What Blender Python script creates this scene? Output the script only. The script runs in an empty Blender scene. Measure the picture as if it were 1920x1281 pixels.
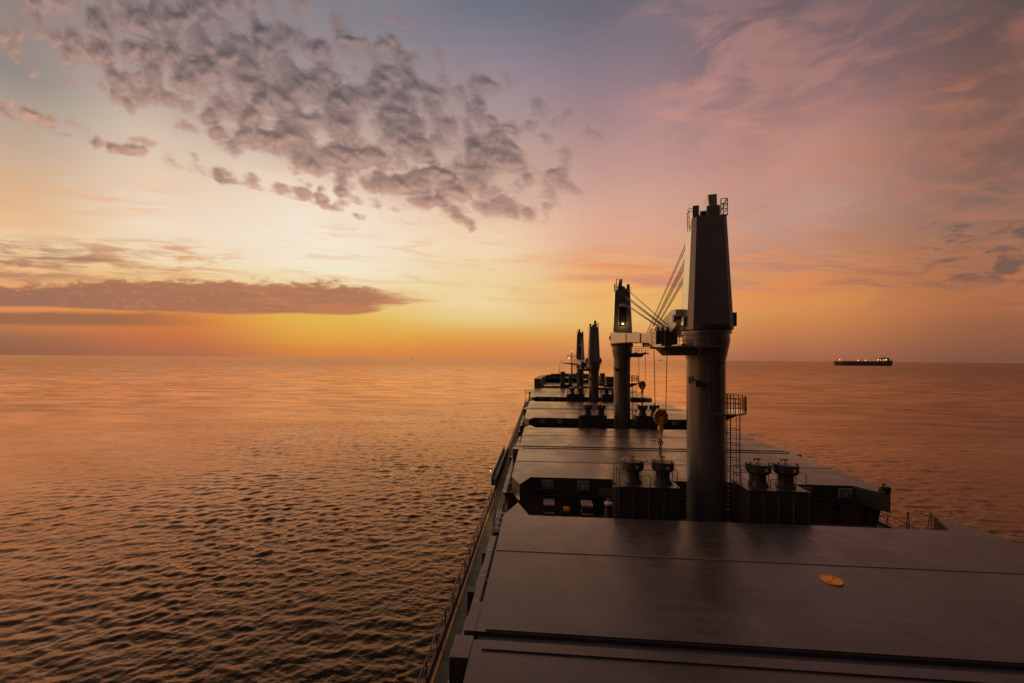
import bpy, math, random
import numpy as np
from mathutils import Vector, Matrix

random.seed(7)
sc = bpy.context.scene
COL = sc.collection
R = math.radians
YAW = math.atan(56 / 672)
CS, SN = math.cos(YAW), math.sin(YAW)
TILT = 0.0081                      # the ship heels a little: the sea horizon tilts against the deck

# ------------------------------------------------------------------ camera
cam_d = bpy.data.cameras.new("camera")
cam = bpy.data.objects.new("camera", cam_d)
COL.objects.link(cam)
cam.location = (0, 0, 20)
cam.rotation_euler = (R(90), 0, YAW)
cam_d.sensor_width = 36
cam_d.lens = 672 / 1920 * 36
cam_d.shift_y = (673 - 640.5) / 1920
cam_d.clip_start = 0.1
cam_d.clip_end = 80000
sc.camera = cam

# ------------------------------------------------------------------ colour management, cycles
sc.view_settings.view_transform = 'Standard'
sc.view_settings.look = 'None'
sc.view_settings.exposure = 0.0
sc.view_settings.gamma = 1.0
sc.render.engine = 'CYCLES'
sc.cycles.use_denoising = True
sc.cycles.max_bounces = 6
sc.cycles.caustics_reflective = False
sc.cycles.caustics_refractive = False
sc.cycles.sample_clamp_indirect = 4.0


def lin(c):
    o = []
    for k in c[:3]:
        k = k / 255.0
        o.append(k / 12.92 if k <= 0.04045 else ((k + 0.055) / 1.055) ** 2.4)
    return (o[0], o[1], o[2], 1.0)


# ------------------------------------------------------------------ node helper
class G:
    """short node-graph writer"""
    def __init__(self, nt):
        self.nt = nt

    def put(self, node, i, val):
        if isinstance(val, bpy.types.NodeSocket):
            self.nt.links.new(val, node.inputs[i])
        elif val is not None:
            node.inputs[i].default_value = val

    def m(self, op, a, b=None, c=None, clamp=False):
        n = self.nt.nodes.new("ShaderNodeMath")
        n.operation = op
        n.use_clamp = clamp
        self.put(n, 0, a); self.put(n, 1, b)
        if c is not None:
            self.put(n, 2, c)
        return n.outputs[0]

    def sm(self, x, lo, hi, a=0.0, b=1.0, kind='SMOOTHSTEP'):
        n = self.nt.nodes.new("ShaderNodeMapRange")
        n.interpolation_type = kind
        self.put(n, 0, x); self.put(n, 1, lo); self.put(n, 2, hi); self.put(n, 3, a); self.put(n, 4, b)
        return n.outputs[0]

    def dot(self, v, w):
        n = self.nt.nodes.new("ShaderNodeVectorMath")
        n.operation = 'DOT_PRODUCT'
        self.put(n, 0, v); self.put(n, 1, w)
        return n.outputs["Value"]

    def vec(self, x, y, z=0.0):
        n = self.nt.nodes.new("ShaderNodeCombineXYZ")
        self.put(n, 0, x); self.put(n, 1, y); self.put(n, 2, z)
        return n.outputs[0]

    def noise(self, v, scale, detail=5, rough=0.55, dist=0.0):
        n = self.nt.nodes.new("ShaderNodeTexNoise")
        self.put(n, "Vector", v)
        n.inputs["Scale"].default_value = scale
        n.inputs["Detail"].default_value = detail
        n.inputs["Roughness"].default_value = rough
        n.inputs["Distortion"].default_value = dist
        return n.outputs["Fac"]

    def mix(self, f, a, b, blend='MIX'):
        n = self.nt.nodes.new("ShaderNodeMix")
        n.data_type = 'RGBA'
        n.blend_type = blend
        self.put(n, 0, f); self.put(n, 6, a); self.put(n, 7, b)
        return n.outputs[2]

    def ramp(self, f, stops):
        n = self.nt.nodes.new("ShaderNodeValToRGB")
        cr = n.color_ramp
        while len(cr.elements) < len(stops):
            cr.elements.new(0.5)
        for e, (p, c) in zip(cr.elements, stops):
            e.position = p
        for e, (p, c) in zip(cr.elements, stops):
            e.color = c
        self.put(n, 0, f)
        return n.outputs[0]


# ------------------------------------------------------------------ world: dusk sky
world = bpy.data.worlds.new("World")
sc.world = world
world.use_nodes = True
nt = world.node_tree
nt.nodes.clear()
g = G(nt)
SUN_AZ = R(-21)                    # relative to the viewing direction
tc = nt.nodes.new("ShaderNodeTexCoord")
D = tc.outputs["Generated"]
rt = Vector((CS, SN, 0)); up = Vector((0, 0, 1)); fw = Vector((-SN, CS, 0))
rt2 = (rt - TILT * up).normalized(); up2 = (up + TILT * rt).normalized()
r_ = g.dot(D, tuple(rt2)); f_ = g.dot(D, tuple(fw)); z_ = g.dot(D, tuple(up2))
az = g.m('MULTIPLY', g.m('ARCTAN2', r_, f_), 180 / math.pi)
el = g.m('MULTIPLY', g.m('ARCSINE', z_), 180 / math.pi)


def azel(px, py):
    u = (px - 960) / 672
    yh = 673 + TILT * (px - 960)
    v = (yh - py) / 672
    return math.degrees(math.atan(u)), math.degrees(math.atan(v / math.sqrt(1 + u * u)))


COLS = [
    (0, [(0, (126, 122, 120)), (120, (142, 135, 130)), (200, (176, 158, 144)), (300, (206, 174, 146)), (380, (226, 182, 138)),
         (450, (238, 204, 162)), (520, (232, 172, 116)), (588, (218, 134, 76)), (635, (156, 104, 76)), (666, (146, 96, 72))]),
    (300, [(0, (130, 128, 133)), (120, (168, 155, 148)), (240, (210, 190, 172)), (330, (231, 204, 178)), (420, (241, 219, 194)),
           (490, (241, 217, 178)), (530, (236, 188, 124)), (590, (221, 132, 62)), (630, (196, 113, 70)), (668, (172, 104, 76))]),
    (600, [(0, (126, 126, 136)), (100, (152, 142, 147)), (250, (209, 184, 168)), (350, (240, 217, 192)), (430, (245, 229, 210)),
           (505, (243, 230, 203)), (560, (236, 200, 118)), (592, (224, 180, 78)), (620, (224, 168, 76)), (642, (220, 152, 64)), (652, (215, 138, 66)), (669, (206, 126, 70))]),
    (900, [(0, (108, 112, 125)), (100, (138, 129, 141)), (200, (171, 147, 147)), (300, (207, 172, 152)), (390, (234, 198, 172)),
           (460, (241, 213, 178)), (530, (236, 210, 158)), (570, (237, 212, 158)), (598, (231, 200, 138)), (618, (226, 176, 96)), (632, (222, 158, 80)), (650, (217, 141, 72)), (671, (208, 128, 74))]),
    (1150, [(0, (106, 103, 114)), (100, (132, 119, 129)), (200, (158, 129, 135)), (300, (187, 147, 142)), (400, (217, 168, 147)),
            (480, (229, 168, 128)), (540, (236, 180, 106)), (600, (231, 181, 106)), (640, (223, 151, 86)), (673, (204, 127, 84))]),
    (1500, [(0, (114, 94, 99)), (100, (134, 104, 106)), (200, (162, 121, 118)), (300, (188, 138, 125)), (400, (191, 148, 133)),
            (470, (192, 140, 113)), (535, (221, 141, 80)), (575, (214, 143, 78)), (620, (195, 124, 77)), (676, (158, 99, 74))]),
    (1900, [(0, (94, 78, 77)), (100, (116, 87, 81)), (200, (126, 93, 84)), (300, (126, 94, 83)), (390, (130, 104, 93)),
            (430, (150, 108, 87)), (500, (162, 107, 79)), (550, (175, 106, 70)), (610, (150, 95, 68)), (680, (124, 82, 65))]),
]
ZEN = (146, 134, 136)
cols = []
for px, st in COLS:
    a0 = azel(px, 300)[0]
    stops = [(max(0.0, azel(px, y)[1] / 90), lin(c)) for y, c in st]
    stops.sort(key=lambda s: s[0])
    stops = [(0.0, stops[0][1])] + stops + [(0.72, lin(ZEN)), (1.0, lin((140, 131, 135)))]
    cols.append((a0, stops))
SIDE_L = [(0, (250, 150, 90)), (8, (300, 205, 140)), (20, (290, 215, 165)), (40, (150, 130, 120)), (90, (140, 131, 135))]  # unseen sky left of frame, brightened to light the cranes' left sides
SIDE_R = [(0, (80, 60, 56)), (8, (96, 72, 66)), (20, (88, 70, 70)), (40, (74, 66, 72)), (90, (140, 131, 135))]
BACK = [(0, (24, 21, 24)), (15, (28, 25, 29)), (40, (36, 34, 40)), (65, (66, 62, 67)), (90, (140, 131, 135))]
mk = lambda L: [(e / 90, lin(c)) for e, c in L]
cols = [(-180, mk(BACK)), (-130, mk(BACK)), (-88, mk(SIDE_L))] + cols + [(92, mk(SIDE_R)), (130, mk(BACK)), (180, mk(BACK))]
ef = g.m('DIVIDE', g.m('MAXIMUM', el, 0.0), 90.0)
sky = g.ramp(ef, cols[0][1])
for (a0, s0), (a1, s1) in zip(cols, cols[1:]):
    sky = g.mix(g.sm(az, a0, a1), sky, g.ramp(ef, s1))

# cloud layer seen in perspective (flat layer overhead)
fz = g.m('MAXIMUM', f_, 0.05)
QX = g.m('ADD', 960.0, g.m('MULTIPLY', g.m('DIVIDE', r_, fz), 672.0))
QY = g.m('SUBTRACT', 673.0, g.m('MULTIPLY', g.m('DIVIDE', z_, fz), 672.0))
zc = g.m('MAXIMUM', z_, 0.02)
cx = g.m('DIVIDE', r_, zc); cy = g.m('DIVIDE', f_, zc)
A = g.m('MULTIPLY', g.m('ADD', cx, cy), 0.7071)
B = g.m('MULTIPLY', g.m('SUBTRACT', cy, cx), 0.7071)
P0 = g.vec(cx, cy, 0.0)
warp = g.noise(P0, 2.3, 3)
big = g.noise(P0, 1.6, 2)
# altocumulus puffs


lcy = g.m('MULTIPLY', g.m('LOGARITHM', cy, math.e), 1.05)      # keeps the cells round in the sky


def puffs(off, det):
    """billowing cells: noise warped cell pattern mixed with fractal noise"""
    v0 = g.vec(g.m('ADD', g.m('MULTIPLY', QX, 0.0029), g.m('ADD', g.m('MULTIPLY', QY, -0.0008), off[0])), g.m('ADD', g.m('MULTIPLY', g.m('POWER', g.m('MAXIMUM', QY, 1.0), 1.18), 0.00112), off[1]), 0.0)
    wn = nt.nodes.new("ShaderNodeTexNoise")
    nt.links.new(v0, wn.inputs["Vector"])
    wn.inputs["Scale"].default_value = 6.0
    wn.inputs["Detail"].default_value = 3
    ws = nt.nodes.new("ShaderNodeVectorMath"); ws.operation = 'MULTIPLY_ADD'
    nt.links.new(wn.outputs["Color"], ws.inputs[0])
    ws.inputs[1].default_value = (0.22, 0.20, 0.0)
    nt.links.new(v0, ws.inputs[2])
    vo = nt.nodes.new("ShaderNodeTexVoronoi")
    vo.feature = 'F1'
    nt.links.new(ws.outputs[0], vo.inputs["Vector"])
    vo.inputs["Scale"].default_value = 8.0
    cell = g.m('SUBTRACT', 1.0, g.m('MULTIPLY', vo.outputs["Distance"], 1.25))
    return g.m('ADD', g.m('MULTIPLY', cell, 0.34), g.m('MULTIPLY', g.noise(v0, 7.0, det, 0.60), 0.66))


puff = puffs((0.0, 0.0), 6)
puff2 = puffs((0.0, 0.038), 3)


def ell(ca, cb, ra, rb, wa=0.5):
    aa = g.m('DIVIDE', g.m('SUBTRACT', A, ca), ra)
    bb = g.m('DIVIDE', g.m('SUBTRACT', B, cb), rb)
    d = g.m('SQRT', g.m('ADD', g.m('MULTIPLY', aa, aa), g.m('MULTIPLY', bb, bb)))
    d = g.m('ADD', d, g.m('MULTIPLY', g.m('SUBTRACT', warp, 0.5), wa))
    return g.m('SUBTRACT', 1.0, d)


mk1 = ell(0.66, 1.62, 1.45, 0.70, 0.7)
mk2 = ell(0.15, 2.50, 0.95, 0.15, 0.7)
mask = g.m('MAXIMUM', g.m('MINIMUM', mk1, 0.52), g.m('MINIMUM', mk2, 0.27))
dens = g.m('ADD', puff, g.m('MULTIPLY', mask, 0.46))
dcl = g.sm(dens, 0.465, 0.66)
veil = g.m('MULTIPLY', g.sm(mk1, -0.1, 0.5), 0.42)
thick = g.sm(dens, 0.52, 0.76)
relief = g.m('ADD', g.m('MULTIPLY', g.m('SUBTRACT', puff, puff2), 3.6), 0.42, clamp=True)
hz = g.sm(el, 14, 38)
c_dark = g.mix(hz, lin((142, 108, 100)), lin((90, 82, 86)))
c_lit = g.mix(hz, lin((216, 166, 140)), lin((152, 130, 129)))
ccol = g.mix(relief, c_dark, c_lit)
ccol = g.mix(g.m('MULTIPLY', g.m('SUBTRACT', 1.0, thick), 0.55), ccol, c_lit)
front = g.sm(f_, 0.0, 0.3)
sky = g.mix(g.m('MULTIPLY', veil, front), sky, g.mix(hz, lin((214, 172, 152)), lin((150, 132, 134))))
sky = g.mix(g.m('MULTIPLY', g.m('MULTIPLY', dcl, 0.93), front), sky, ccol)

# high thin cirrus, pink on the right
S1 = g.vec(g.m('MULTIPLY', cx, 0.7), g.m('MULTIPLY', cy, 1.5), 3.0)
cir = g.noise(S1, 2.1, 7, 0.6, 0.8)
mR = g.m('MULTIPLY', g.sm(az, 8, 34), g.sm(el, 8, 16))
cm = g.m('MULTIPLY', g.sm(cir, 0.47, 0.74), g.m('MULTIPLY', mR, 0.8))
sky = g.mix(cm, sky, g.mix(g.sm(az, 20, 56), lin((218, 152, 130)), lin((172, 112, 88))))
cir2 = g.noise(g.vec(cx, cy, 9.0), 1.5, 5, 0.55, 0.5)
cm2 = g.m('MULTIPLY', g.sm(cir2, 0.52, 0.72), g.m('MULTIPLY', g.m('MULTIPLY', g.sm(az, 14, 40), g.sm(el, 12, 22)), 0.26))
sky = g.mix(cm2, sky, lin((104, 88, 96)))

# low streaky clouds near the horizon, in gnomonic sky coordinates about the heading of the camera (units: 1/672 rad)

def streak(kx, ky, slope, seed, detail=6, rough=0.6, dist=0.3):
    return g.noise(g.vec(g.m('MULTIPLY', QX, kx), g.m('MULTIPLY', g.m('ADD', QY, g.m('MULTIPLY', QX, slope)), ky), seed), 1.0, detail, rough, dist)


def mul(*a):
    o = a[0]
    for k in a[1:]:
        o = g.m('MULTIPLY', o, k)
    return o


def inv(a): return g.m('SUBTRACT', 1.0, a)


def win(x, a, b, c, d):
    return mul(g.sm(x, a, b), inv(g.sm(x, c, d)))


n_fine = streak(0.030, 0.085, 0.0, 2.0, 7, 0.66, 0.5)
n_mid = streak(0.0085, 0.060, -0.05, 5.0, 7, 0.62, 0.5)
n_long = streak(0.0042, 0.050, -0.06, 9.0, 6, 0.6, 0.3)
n_rt = streak(0.0046, 0.034, 0.05, 13.0, 7, 0.62, 0.5)
# warm wisps over the left bank
w1 = mul(g.sm(n_mid, 0.43, 0.60), win(QY, 440, 478, 522, 545), inv(g.sm(QX, 330, 520)), 0.85)
sky = g.mix(w1, sky, g.mix(g.sm(QX, 0, 420), lin((176, 126, 98)), lin((222, 160, 112))))
w1b = mul(g.sm(n_long, 0.50, 0.64), win(QY, 450, 470, 510, 540), inv(g.sm(QX, 120, 420)), 0.7)
sky = g.mix(w1b, sky, lin((158, 116, 96)))
# peach patches higher on the left
w2 = mul(g.sm(n_long, 0.46, 0.66), win(QY, 300, 350, 410, 450), inv(g.sm(QX, 150, 420)), 0.55)
sky = g.mix(w2, sky, lin((232, 170, 116)))
# straw coloured wisps in the glow
w3 = mul(g.sm(n_mid, 0.48, 0.68), win(QY, 400, 440, 560, 600), win(QX, 420, 620, 960, 1120), 0.45)
sky = g.mix(w3, sky, lin((230, 178, 128)))
# orange and pink streaks right of the glow
n_pk = streak(0.0042, 0.0085, 0.35, 17.0, 6, 0.58, 0.6)
w8 = mul(g.sm(n_pk, 0.44, 0.62), win(QY, -60, 80, 380, 450), g.sm(QX, 1050, 1350), 0.42)
sky = g.mix(w8, sky, g.mix(g.sm(QX, 1300, 1900), lin((206, 150, 138)), lin((168, 112, 92))))
w4 = mul(g.sm(n_rt, 0.44, 0.62), win(QY, 430, 480, 560, 600), g.sm(QX, 930, 1180), 0.85)
sky = g.mix(w4, sky, g.mix(g.sm(QX, 1300, 1800), lin((232, 146, 96)), lin((176, 112, 78))))
w5 = mul(g.sm(n_long, 0.47, 0.62), win(QY, 450, 480, 530, 560), g.sm(QX, 1020, 1200), 0.55)
sky = g.mix(w5, sky, g.mix(g.sm(QX, 1300, 1800), lin((186, 136, 122)), lin((138, 98, 82))))
# dark ragged clouds far right
n_dk = streak(0.011, 0.038, 0.10, 7.0, 7, 0.64, 0.5)
w6 = mul(g.sm(n_dk, 0.45, 0.60), win(QY, 395, 425, 505, 540), g.sm(QX, 1660, 1800), 0.80)
sky = g.mix(w6, sky, lin((108, 84, 78)))
w7 = mul(g.sm(n_rt, 0.46, 0.60), win(QY, 360, 395, 430, 470), g.sm(QX, 1420, 1700), 0.5)
sky = g.mix(w7, sky, lin((176, 118, 92)))
# stratus bank on the left
top = g.m('ADD', g.m('ADD', 531.0, g.m('MULTIPLY', g.sm(QX, 560, 800), 20.0)), g.m('MULTIPLY', inv(g.sm(QX, 0, 230)), 14.0))
bot = g.m('SUBTRACT', g.m('ADD', 583.0, g.m('MULTIPLY', g.sm(QX, 60, 420), 9.0)), g.m('MULTIPLY', g.sm(QX, 640, 810), 24.0))
rag = g.m('SUBTRACT', n_fine, 0.5)
t1 = g.sm(g.m('ADD', g.m('SUBTRACT', QY, top), g.m('ADD', g.m('MULTIPLY', rag, 44.0), g.m('MULTIPLY', g.m('SUBTRACT', n_mid, 0.5), 22.0))), -5, 8)
t2 = inv(g.sm(g.m('ADD', g.m('SUBTRACT', QY, bot), g.m('MULTIPLY', g.m('SUBTRACT', n_long, 0.5), 16.0)), -3, 3))
t3 = inv(g.sm(g.m('ADD', QX, g.m('MULTIPLY', g.m('SUBTRACT', n_mid, 0.5), 360.0)), 680, 825))
bank = mul(t1, t2, t3)
bcol = g.mix(g.sm(QX, 0, 700), lin((150, 106, 88)), lin((186, 118, 86)))
bcol = g.mix(g.sm(n_long, 0.40, 0.62), bcol, lin((164, 108, 84)))
bcol = g.mix(g.m('MULTIPLY', g.sm(n_fine, 0.50, 0.70), 0.45), bcol, lin((206, 136, 92)))
sky = g.mix(g.m('MULTIPLY', bank, 0.94), sky, bcol)
t4 = mul(g.sm(g.m('ADD', QY, g.m('MULTIPLY', g.m('SUBTRACT', n_mid, 0.5), 14.0)), 588, 597), inv(g.sm(g.m('ADD', QY, g.m('MULTIPLY', g.m('SUBTRACT', n_long, 0.5), 12.0)), 612, 622)), inv(g.sm(QX, 180, 470)))
sky = g.mix(g.m('MULTIPLY', t4, 0.85), sky, lin((146, 100, 76)))

nish = nt.nodes.new("ShaderNodeTexSky")
nish.sky_type = 'NISHITA'
nish.sun_disc = False
nish.sun_elevation = R(1.0)
nish.sun_rotation = -(YAW - SUN_AZ) + math.pi * 0
bg = nt.nodes.new("ShaderNodeBackground")
bg.inputs[1].default_value = 1.0
bg2 = nt.nodes.new("ShaderNodeBackground")
bg2.inputs[1].default_value = 0.0015
nt.links.new(nish.outputs[0], bg2.inputs[0])
nt.links.new(sky, bg.inputs[0])
add = nt.nodes.new("ShaderNodeAddShader")
nt.links.new(bg.outputs[0], add.inputs[0]); nt.links.new(bg2.outputs[0], add.inputs[1])
wo = nt.nodes.new("ShaderNodeOutputWorld")
nt.links.new(add.outputs[0], wo.inputs[0])
world.cycles.sampling_method = 'MANUAL'
world.cycles.sample_map_resolution = 1024

# ------------------------------------------------------------------ the low sun's glow
sun_d = bpy.data.lights.new("sun", 'SUN')
sun_d.energy = 0.78
sun_d.angle = R(96)
sun_d.color = (1.0, 0.42, 0.14)
sun = bpy.data.objects.new("sun", sun_d)
COL.objects.link(sun)
sd = (fw * math.cos(SUN_AZ) + rt * math.sin(SUN_AZ)) * math.cos(R(4)) + up * math.sin(R(4))
sun.rotation_euler = sd.to_track_quat('Z', 'Y').to_euler()
sun.location = sd * 200


# ================================================================== materials
def mat(name, base, rough=0.5, metal=0.0, var=0.12, scale=1.2, bump=0.0, bscale=6.0, spec=0.5, rvar=0.12, rust=0.0):
    m = bpy.data.materials.new(name)
    m.use_nodes = True
    t = m.node_tree
    q = G(t)
    b = t.nodes["Principled BSDF"]
    co = t.nodes.new("ShaderNodeTexCoord").outputs["Object"]
    n1 = q.noise(co, scale, 5, 0.6)
    k = q.sm(n1, 0.3, 0.7, 1 - var, 1 + var, 'LINEAR')
    col = q.mix(1.0, (base[0], base[1], base[2], 1), q.vec(k, k, k), 'MULTIPLY')
    if rust:
        n2 = q.noise(co, 2.7, 7, 0.7, 0.3)
        col = q.mix(q.m('MULTIPLY', q.sm(n2, 0.58, 0.72), rust), col, (0.10, 0.045, 0.022, 1))
    t.links.new(col, b.inputs["Base Color"])
    n3 = q.noise(co, scale * 2.3, 4, 0.6)
    t.links.new(q.sm(n3, 0.3, 0.7, max(0.02, rough - rvar), min(1, rough + rvar), 'LINEAR'), b.inputs["Roughness"])
    b.inputs["Metallic"].default_value = metal
    b.inputs["Specular IOR Level"].default_value = spec
    if bump:
        bn = t.nodes.new("ShaderNodeBump")
        bn.inputs["Strength"].default_value = bump
        bn.inputs["Distance"].default_value = 0.02
        t.links.new(q.noise(co, bscale, 4, 0.6), bn.inputs["Height"])
        t.links.new(bn.outputs[0], b.inputs["Normal"])
    return m


def emit(name, c, s):
    m = bpy.data.materials.new(name)
    m.use_nodes = True
    b = m.node_tree.nodes["Principled BSDF"]
    b.inputs["Base Color"].default_value = (c[0], c[1], c[2], 1)
    b.inputs["Emission Color"].default_value = (c[0], c[1], c[2], 1)
    b.inputs["Emission Strength"].default_value = s
    return m


M = {}
M['crane'] = mat("crane_paint", (0.135, 0.135, 0.13), 0.20, 0, 0.08, 0.8, 0.05, 1.2, rust=0.15)
for _m in (M['crane'],):
    _b = _m.node_tree.nodes["Principled BSDF"]
    _b.inputs["Coat Weight"].default_value = 0.8
    _b.inputs["Coat Roughness"].default_value = 0.12
    _b.inputs["IOR"].default_value = 1.6
M['jib'] = mat("jib_paint", (0.60, 0.50, 0.40), 0.36, 0, 0.10, 0.9, rust=0.2)
M['steel'] = mat("dark_steel", (0.055, 0.05, 0.046), 0.5, 0.2, 0.25, 2.0, rust=0.5)
M['rail'] = mat("rail_paint", (0.10, 0.075, 0.06), 0.5, 0, 0.2, 3.0, rust=0.5)
M['wire'] = mat("wire_rope", (0.035, 0.03, 0.027), 0.5, 0.4, 0.2, 5.0)
M['coaming'] = mat("coaming_paint", (0.17, 0.125, 0.10), 0.5, 0, 0.2, 0.9, 0.2, 3.0, rust=0.6)
M['deck'] = mat("deck_green", (0.040, 0.046, 0.020), 0.62, 0, 0.25, 0.7, 0.2, 5.0, rust=0.55)
M['hull'] = mat("hull_paint", (0.03, 0.03, 0.034), 0.45, 0, 0.2, 0.3, rust=0.3)
M['yellow'] = mat("yellow_paint", (0.90, 0.34, 0.010), 0.5, 0, 0.12, 3.0, rust=0.25)
M['white'] = mat("white_paint", (0.62, 0.60, 0.56), 0.5, 0, 0.12, 2.0, rust=0.2)
M['red'] = mat("red_paint", (0.40, 0.05, 0.03), 0.5, 0, 0.15, 3.0)
M['house'] = mat("vent_house_paint", (0.060, 0.058, 0.054), 0.36, 0, 0.15, 1.2, 0.15, 2.0, rust=0.5)
M['teal'] = mat("teal_paint", (0.016, 0.045, 0.036), 0.6, 0, 0.2, 3.0, rust=0.3)
M['pad'] = mat("pad_rubber", (0.30, 0.30, 0.31), 0.6, 0, 0.25, 5.0)
M['black'] = mat("matte_black", (0.012, 0.012, 0.011), 0.85, 0, 0.2, 3.0, spec=0.2)
M['timber'] = mat("timber", (0.46, 0.32, 0.22), 0.75, 0, 0.25, 4.0)
M['glass'] = mat("cab_glass", (0.02, 0.02, 0.022), 0.08, 0, 0.0, 1.0, rvar=0.0)
M['far'] = mat("far_haze_tone", (0.30, 0.17, 0.13), 0.8, 0, 0.05, 0.1)  # lighter tone: distance haze put into the colour of far structures
M['tanker'] = mat("tanker_hull", (0.34, 0.21, 0.17), 0.6, 0, 0.2, 0.05)
M['lamp'] = emit("lamp_warm", (1.0, 0.66, 0.24), 5.0)
M['lampd'] = emit("lamp_dim", (1.0, 0.78, 0.45), 5.0)
M['lampr'] = emit("lamp_red", (1.0, 0.06, 0.03), 2.5)
M['lampw'] = emit("lamp_white", (1.0, 0.80, 0.52), 3.5)
M['ship_lamp'] = emit("ship_lamp", (1.0, 0.62, 0.26), 3.0)


def hatch_mat():
    m = bpy.data.materials.new("hatch_plate")
    m.use_nodes = True
    t = m.node_tree
    q = G(t)
    b = t.nodes["Principled BSDF"]
    co = t.nodes.new("ShaderNodeTexCoord").outputs["Object"]
    br = t.nodes.new("ShaderNodeTexBrick")
    t.links.new(co, br.inputs["Vector"])
    br.offset = 0.5
    br.inputs["Scale"].default_value = 1.0
    br.inputs["Brick Width"].default_value = 5.2
    br.inputs["Row Height"].default_value = 1.45
    br.inputs["Mortar Size"].default_value = 0.014
    br.inputs["Mortar Smooth"].default_value = 0.4
    br.inputs["Color1"].default_value = (0.056, 0.045, 0.039, 1)
    br.inputs["Color2"].default_value = (0.074, 0.059, 0.051, 1)
    br.inputs["Mortar"].default_value = (0.030, 0.022, 0.018, 1)
    n1 = q.noise(co, 0.32, 6, 0.6, 0.4)
    n2 = q.noise(co, 3.0, 6, 0.65)
    mp = t.nodes.new("ShaderNodeMapping")
    t.links.new(co, mp.inputs[0])
    mp.inputs["Scale"].default_value = (0.25, 2.6, 1)
    n4 = q.noise(mp.outputs[0], 1.0, 6, 0.65, 0.2)
    k = q.m('MULTIPLY', q.sm(n1, 0.3, 0.7, 0.78, 1.2, 'LINEAR'), q.sm(n2, 0.3, 0.7, 0.88, 1.12, 'LINEAR'))
    k = q.m('MULTIPLY', k, q.sm(n4, 0.3, 0.7, 0.85, 1.15, 'LINEAR'))
    col = q.mix(1.0, br.outputs["Color"], q.vec(k, k, k), 'MULTIPLY')
    n5 = q.noise(co, 1.7, 8, 0.72, 0.6)
    col = q.mix(q.m('MULTIPLY', q.sm(n5, 0.63, 0.70), 0.6), col, (0.055, 0.03, 0.022, 1))
    # rust creeping from the plate joints, and thin meandering scratches
    seam_r = q.m('MULTIPLY', br.outputs["Fac"], q.sm(q.noise(co, 1.1, 5, 0.65), 0.48, 0.62))
    col = q.mix(q.m('MULTIPLY', seam_r, 0.8), col, (0.09, 0.035, 0.015, 1))
    wn = t.nodes.new("ShaderNodeTexNoise")
    t.links.new(co, wn.inputs["Vector"])
    wn.inputs["Scale"].default_value = 0.9; wn.inputs["Detail"].default_value = 5
    ad = t.nodes.new("ShaderNodeVectorMath"); ad.operation = 'MULTIPLY_ADD'
    t.links.new(wn.outputs["Color"], ad.inputs[0]); ad.inputs[1].default_value = (1.3, 1.3, 0); t.links.new(co, ad.inputs[2])
    ve = t.nodes.new("ShaderNodeTexVoronoi")
    ve.feature = 'DISTANCE_TO_EDGE'
    t.links.new(ad.outputs[0], ve.inputs["Vector"])
    ve.inputs["Scale"].default_value = 0.42
    crack = q.m('MULTIPLY', q.sm(ve.outputs["Distance"], 0.012, 0.004), q.sm(q.noise(co, 0.35, 3, 0.5), 0.52, 0.58))
    col = q.mix(q.m('MULTIPLY', crack, 0.6), col, (0.022, 0.016, 0.013, 1))
    spots = q.noise(co, 9.0, 3, 0.6)
    col = q.mix(q.m('MULTIPLY', q.sm(spots, 0.68, 0.74), q.m('MULTIPLY', q.sm(n1, 0.45, 0.6), 0.6)), col, (0.16, 0.13, 0.11, 1))
    t.links.new(col, b.inputs["Base Color"])
    wet = q.sm(q.noise(co, 0.22, 5, 0.6, 0.8), 0.42, 0.60)
    ro = q.m('ADD', q.sm(n2, 0.3, 0.7, 0.31, 0.42, 'LINEAR'), q.m('MULTIPLY', wet, -0.10))
    ro = q.m('ADD', ro, q.sm(n4, 0.3, 0.7, -0.05, 0.05, 'LINEAR'))
    t.links.new(ro, b.inputs["Roughness"])
    b.inputs["Specular IOR Level"].default_value = 0.5
    bn = t.nodes.new("ShaderNodeBump")
    bn.inputs["Strength"].default_value = 0.25
    bn.inputs["Distance"].default_value = 0.02
    h = q.m('ADD', q.m('MULTIPLY', br.outputs["Fac"], 0.25), q.m('MULTIPLY', n4, 0.8))
    t.links.new(h, bn.inputs["Height"])
    t.links.new(bn.outputs[0], b.inputs["Normal"])
    return m


M['hatch'] = hatch_mat()


def stripe_mat():
    m = bpy.data.materials.new("hazard_stripes")
    m.use_nodes = True
    t = m.node_tree
    q = G(t)
    b = t.nodes["Principled BSDF"]
    co = t.nodes.new("ShaderNodeTexCoord").outputs["Object"]
    d = q.dot(co, (0.62, 0.0, -1.0))
    fr = q.m('FRACT', q.m('MULTIPLY', d, 3.3))
    f = q.sm(fr, 0.49, 0.51)
    t.links.new(q.mix(f, (0.018, 0.016, 0.014, 1), (0.62, 0.30, 0.02, 1)), b.inputs["Base Color"])
    b.inputs["Roughness"].default_value = 0.45
    return m


M['stripe'] = stripe_mat()


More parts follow.
